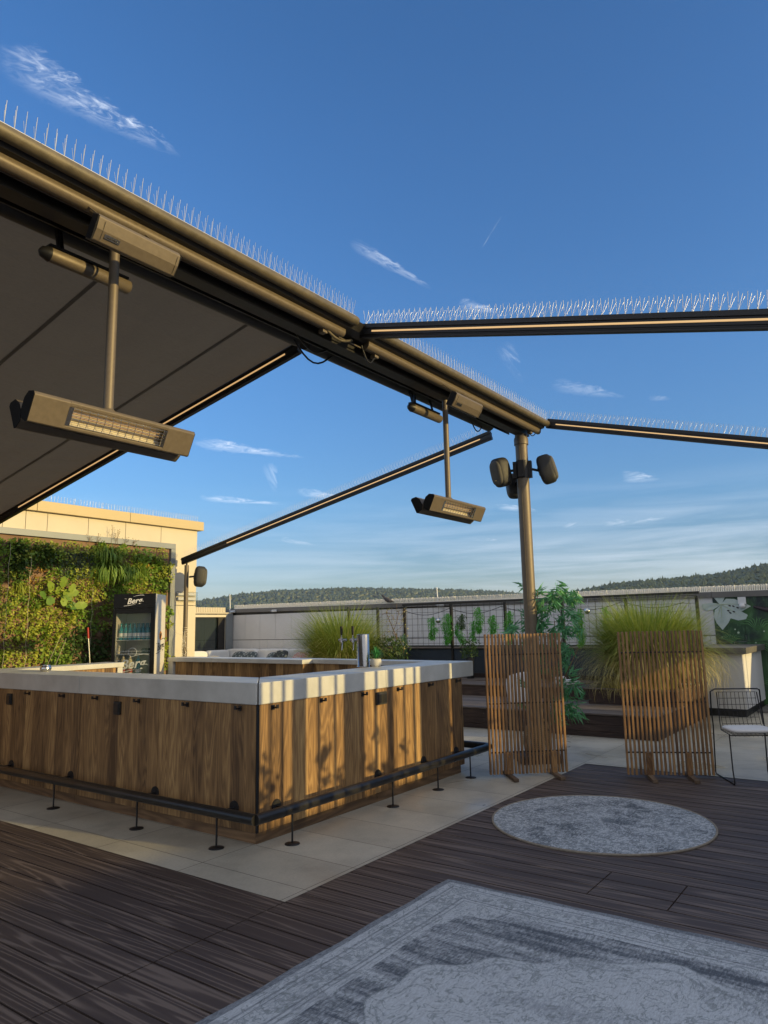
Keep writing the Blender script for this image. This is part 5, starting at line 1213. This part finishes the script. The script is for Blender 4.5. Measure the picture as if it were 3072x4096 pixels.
tag(b.build('wall_plant', 'leafD', None, at=(2.05, YB-.06, 2.5)), 'dense blue grey carpet of tiny leaves high on the living wall', 'wall plant')
wplant(2.47, 2.78, .13, 'leafA', 260, 'leafy green tuft breaking over the frame of the living wall')
wplant(2.55, 2.66, .62, 'leafA', 150, 'dark arching strap leaves high on the living wall', 'blade', lw=.016)
wplant(2.58, 2.36, .72, 'leafE', 190, 'bright yellow green spider plant with long drooping leaves', 'blade', lw=.018)
wplant(2.95, 2.40, .60, 'leafA', 170, 'long drooping green spider plant above the fridge', 'blade', lw=.014)
wplant(3.17, 2.50, .17, 'leafE', 260, 'light green rounded leaves trailing right of the spider plants', rz=.26, L=.05, lw=.022)
wplant(1.25, 2.13, .30, 'leafB', 110, 'yellow wispy grass tuft at the left of the living wall', 'blade', lw=.008)
wplant(3.60, 2.35, .14, 'leafC', 260, 'dark climbing leaves at the right frame of the living wall', rz=.3)
wplant(3.45, 2.62, .14, 'leafA', 200, 'small leafed green clump at the top right corner of the living wall')
wplant(3.66, 1.25, .08, 'leafB', 120, 'yellow leaves spilling past the fridge side', rz=.2)
# large leaved plant
b = MB(); P0 = Vector((1.82, YB-.06, 2.08))
for (dx, dz, s_, ang) in ((-.02, .18, .13, .1), (-.20, .10, .14, .5), (-.30, -.02, .12, 1.0), (-.19, -.10, .13, 2.2), (.12, .10, .10, -.5), (.16, .02, .13, -1.2), (.02, -.10, .12, 2.9), (.15, -.16, .15, -1.9), (.27, -.16, .14, -1.4), (.06, .03, .08, -.2), (-.06, .06, .09, 0), (.10, -.05, .09, -2.4)):
    c = P0+Vector((dx, -.12+rnd(-.04, .04), dz)); u = Vector((-math.sin(ang), -.35, math.cos(ang))).normalized(); r_ = u.cross(Vector((0, -1, .4))).normalized(); nn = r_.cross(u); n = 14; s_ *= .66
    ring = [c+u*s_*math.cos(6.283*k/n)*1.0+r_*s_*.68*math.sin(6.283*k/n)*(1+.12*math.sin(k*2.7))+nn*s_*(.18*math.sin(6.283*k/n)**2+.05*math.sin(k*1.9)) for k in range(n)]
    b.add([c]+ring, [(0, k+1, (k+1) % n+1) for k in range(n)], True); b.tube([P0, (P0+c)/2+Vector((0, -.03, 0)), c-u*s_*.9], .006, 5)
tag(b.build('wall_plant', 'leafA', None, at=P0), 'plant with very large round green leaves on the living wall', 'wall plant')
# flower stems
b = MB()
for (x, h) in ((2.62, .38), (2.66, .30), (2.74, .32), (2.80, .22), (2.36, .22), (2.24, .18), (2.98, .2)):
    q = Vector((x, YB-.1, 2.8)); e = q+Vector((rnd(-.05, .1), -.03, h)); b.tube([q, e], .002, 4)
    for k in range(7): f = q.lerp(e, .5+.07*k)+Vector((rnd(-.06, .06), rnd(-.02, .02), rnd(0, .04))); b.tube([q.lerp(e, .4+.06*k), f], .0013, 4); b.lathe([(.002, 0), (.009, .004), (.002, .008)], f, seg=6)
tag(b.build('flower_stems', 'twig', None, at=(2.6, YB-.1, 2.8)), 'thin dry flower stems rising above the living wall frame', 'dry flowers')
# fairy light strings on the living wall and pole
fl = thing('fairy_lights', (3.9, 5.78, 1.1), 'thin fairy light strings from living wall to slim pole', 'fairy lights')
def fairy(b):
    for x, z0, z1 in ((1.02, 2.75, .7), (1.32, 2.6, .7), (2.28, 2.2, .8)):
        b.tube([(x+.01*math.sin(k*2), YB-.2, z0+(z1-z0)*k/14) for k in range(15)], .0022, 4)
    for p, q in (((1.82, YB-.2, 1.5), (1.4, YB-.2, .6)), ((1.9, YB-.2, 1.45), (1.55, YB-.2, .6)), ((3.72, YB-.12, 2.5), (3.88, 5.83, 1.6)), ((3.74, YB-.12, 1.6), (3.9, 5.83, 1.45))): b.tube([p, (Vector(p)+Vector(q))/2+Vector((0, 0, -.03)), q], .0022, 4)
    for s in range(5):
        p = Vector((3.9, 5.78, 1.5)); pts = [p]
        for k in range(10): pts.append(pts[-1]+Vector((rnd(-.025, .018), rnd(-.02, .02), -.055)))
        b.tube(pts, .003, 4)
    b.tube([(3.95+.043*math.cos(k*.7), 5.83+.043*math.sin(k*.7), 1.48+.004*k) for k in range(28)], .004, 4)
part(fl, 'wire_net', 'cream', fairy)
part(fl, 'tiny_bulb', 'whitep', lambda b: [b.lathe([(.002, -.006), (.006, 0), (.002, .006)], (rnd(3.82, 3.95), 5.76+rnd(-.02, .02), rnd(.95, 1.55)), seg=6) for _ in range(50)])
#=SHADERS=
# ------------------------------------------------------------------ unseen slatted boards added beside the deck to cast shadow stripes on the bar
wb = thing('shade_boards', (2.2, -4.4, 0), 'unseen tall timber wind break added beside the deck to cast shadows on the bar', 'wind break')
def xs_(v): return v+.79
gaps = [(.035, .125), (.145, .25), (.28, .37), (.53, .67), (.70, .87), (.90, 1.0), (1.28, 1.43), (1.47, 1.63), (1.72, 1.89), (1.92, 2.05), (2.09, 2.17), (2.73, 2.86)]
def wbm(b):
    p = -.25
    for a, c_ in gaps+[(3.15, 3.15)]:
        if a-p > .004: b.box(xs_(p), xs_(a), -4.52, -4.48, .0, 2.12)
        p = c_
part(wb, 'upright_board', 'slat', wbm)
part(wb, 'upright_board', 'slat', lambda b: b.box(4.28, 5.5, -4.52, -4.48, 0, 2.42))
part(wb, 'shade_canvas', 'white', lambda b: b.add([(3.94, y, z) for y in (-4.51, -4.50) for z in (1.42, 2.25)]+[(4.28, y, z) for y in (-4.51, -4.50) for z in (1.62, 2.25)], [(0, 1, 5, 4), (2, 6, 7, 3), (0, 4, 6, 2), (1, 3, 7, 5), (0, 2, 3, 1), (4, 5, 7, 6)]))  # unseen canvas added to shade the upper part of the right slatted screen
part(wb, 'upright_board', 'slat', lambda b: b.box(6.1, 7.0, -4.52, -4.48, 0, 1.9))
wbp = thing('shadow_shrub', (2.2, -4.8, 0), 'unseen leafy shrub added behind the timber boards for leaf shadows', 'shrub')  # unseen shrub added to throw leaf shadow on the bar front
part(wbp, 'trunk', 'twig', lambda b: [b.tube([(x, -4.85, 0), (x+.1, -4.8, .9)], .02, 6) for x in (1.0, 2.0, 3.2)])
def shr(b):
    for _ in range(46):
        c = Vector((rnd(.75, 3.7), rnd(-5.0, -4.6), rnd(.75, 1.62))); s_ = rnd(.04, .11)
        for _ in range(26): b.leaf(c+rvec()*s_*random.random()*1.4, rvec(), rvec(), .07, .025)
part(wbp, 'leaves', 'leafA', shr)
for o in list(S.objects):
    if o.type == 'MESH' and o.parent is None and 'kind' not in o and 'label' not in o: print('UNTAGGED', o.name)

#=HAZE=
hz = MB(); hz.box(-3200, 3200, -3200, 3200, -20.5, 150)
hm = bpy.data.materials.new('air'); hm.use_nodes = True; hm.node_tree.nodes.clear()
pv = hm.node_tree.nodes.new('ShaderNodeVolumePrincipled'); pv.inputs['Color'].default_value = (.75, .85, 1, 1); pv.inputs['Density'].default_value = .00011; pv.inputs['Anisotropy'].default_value = .3
ho = hm.node_tree.nodes.new('ShaderNodeOutputMaterial'); hm.node_tree.links.new(pv.outputs[0], ho.inputs['Volume'])
tag(hz.build('haze', hm), kind='stuff')
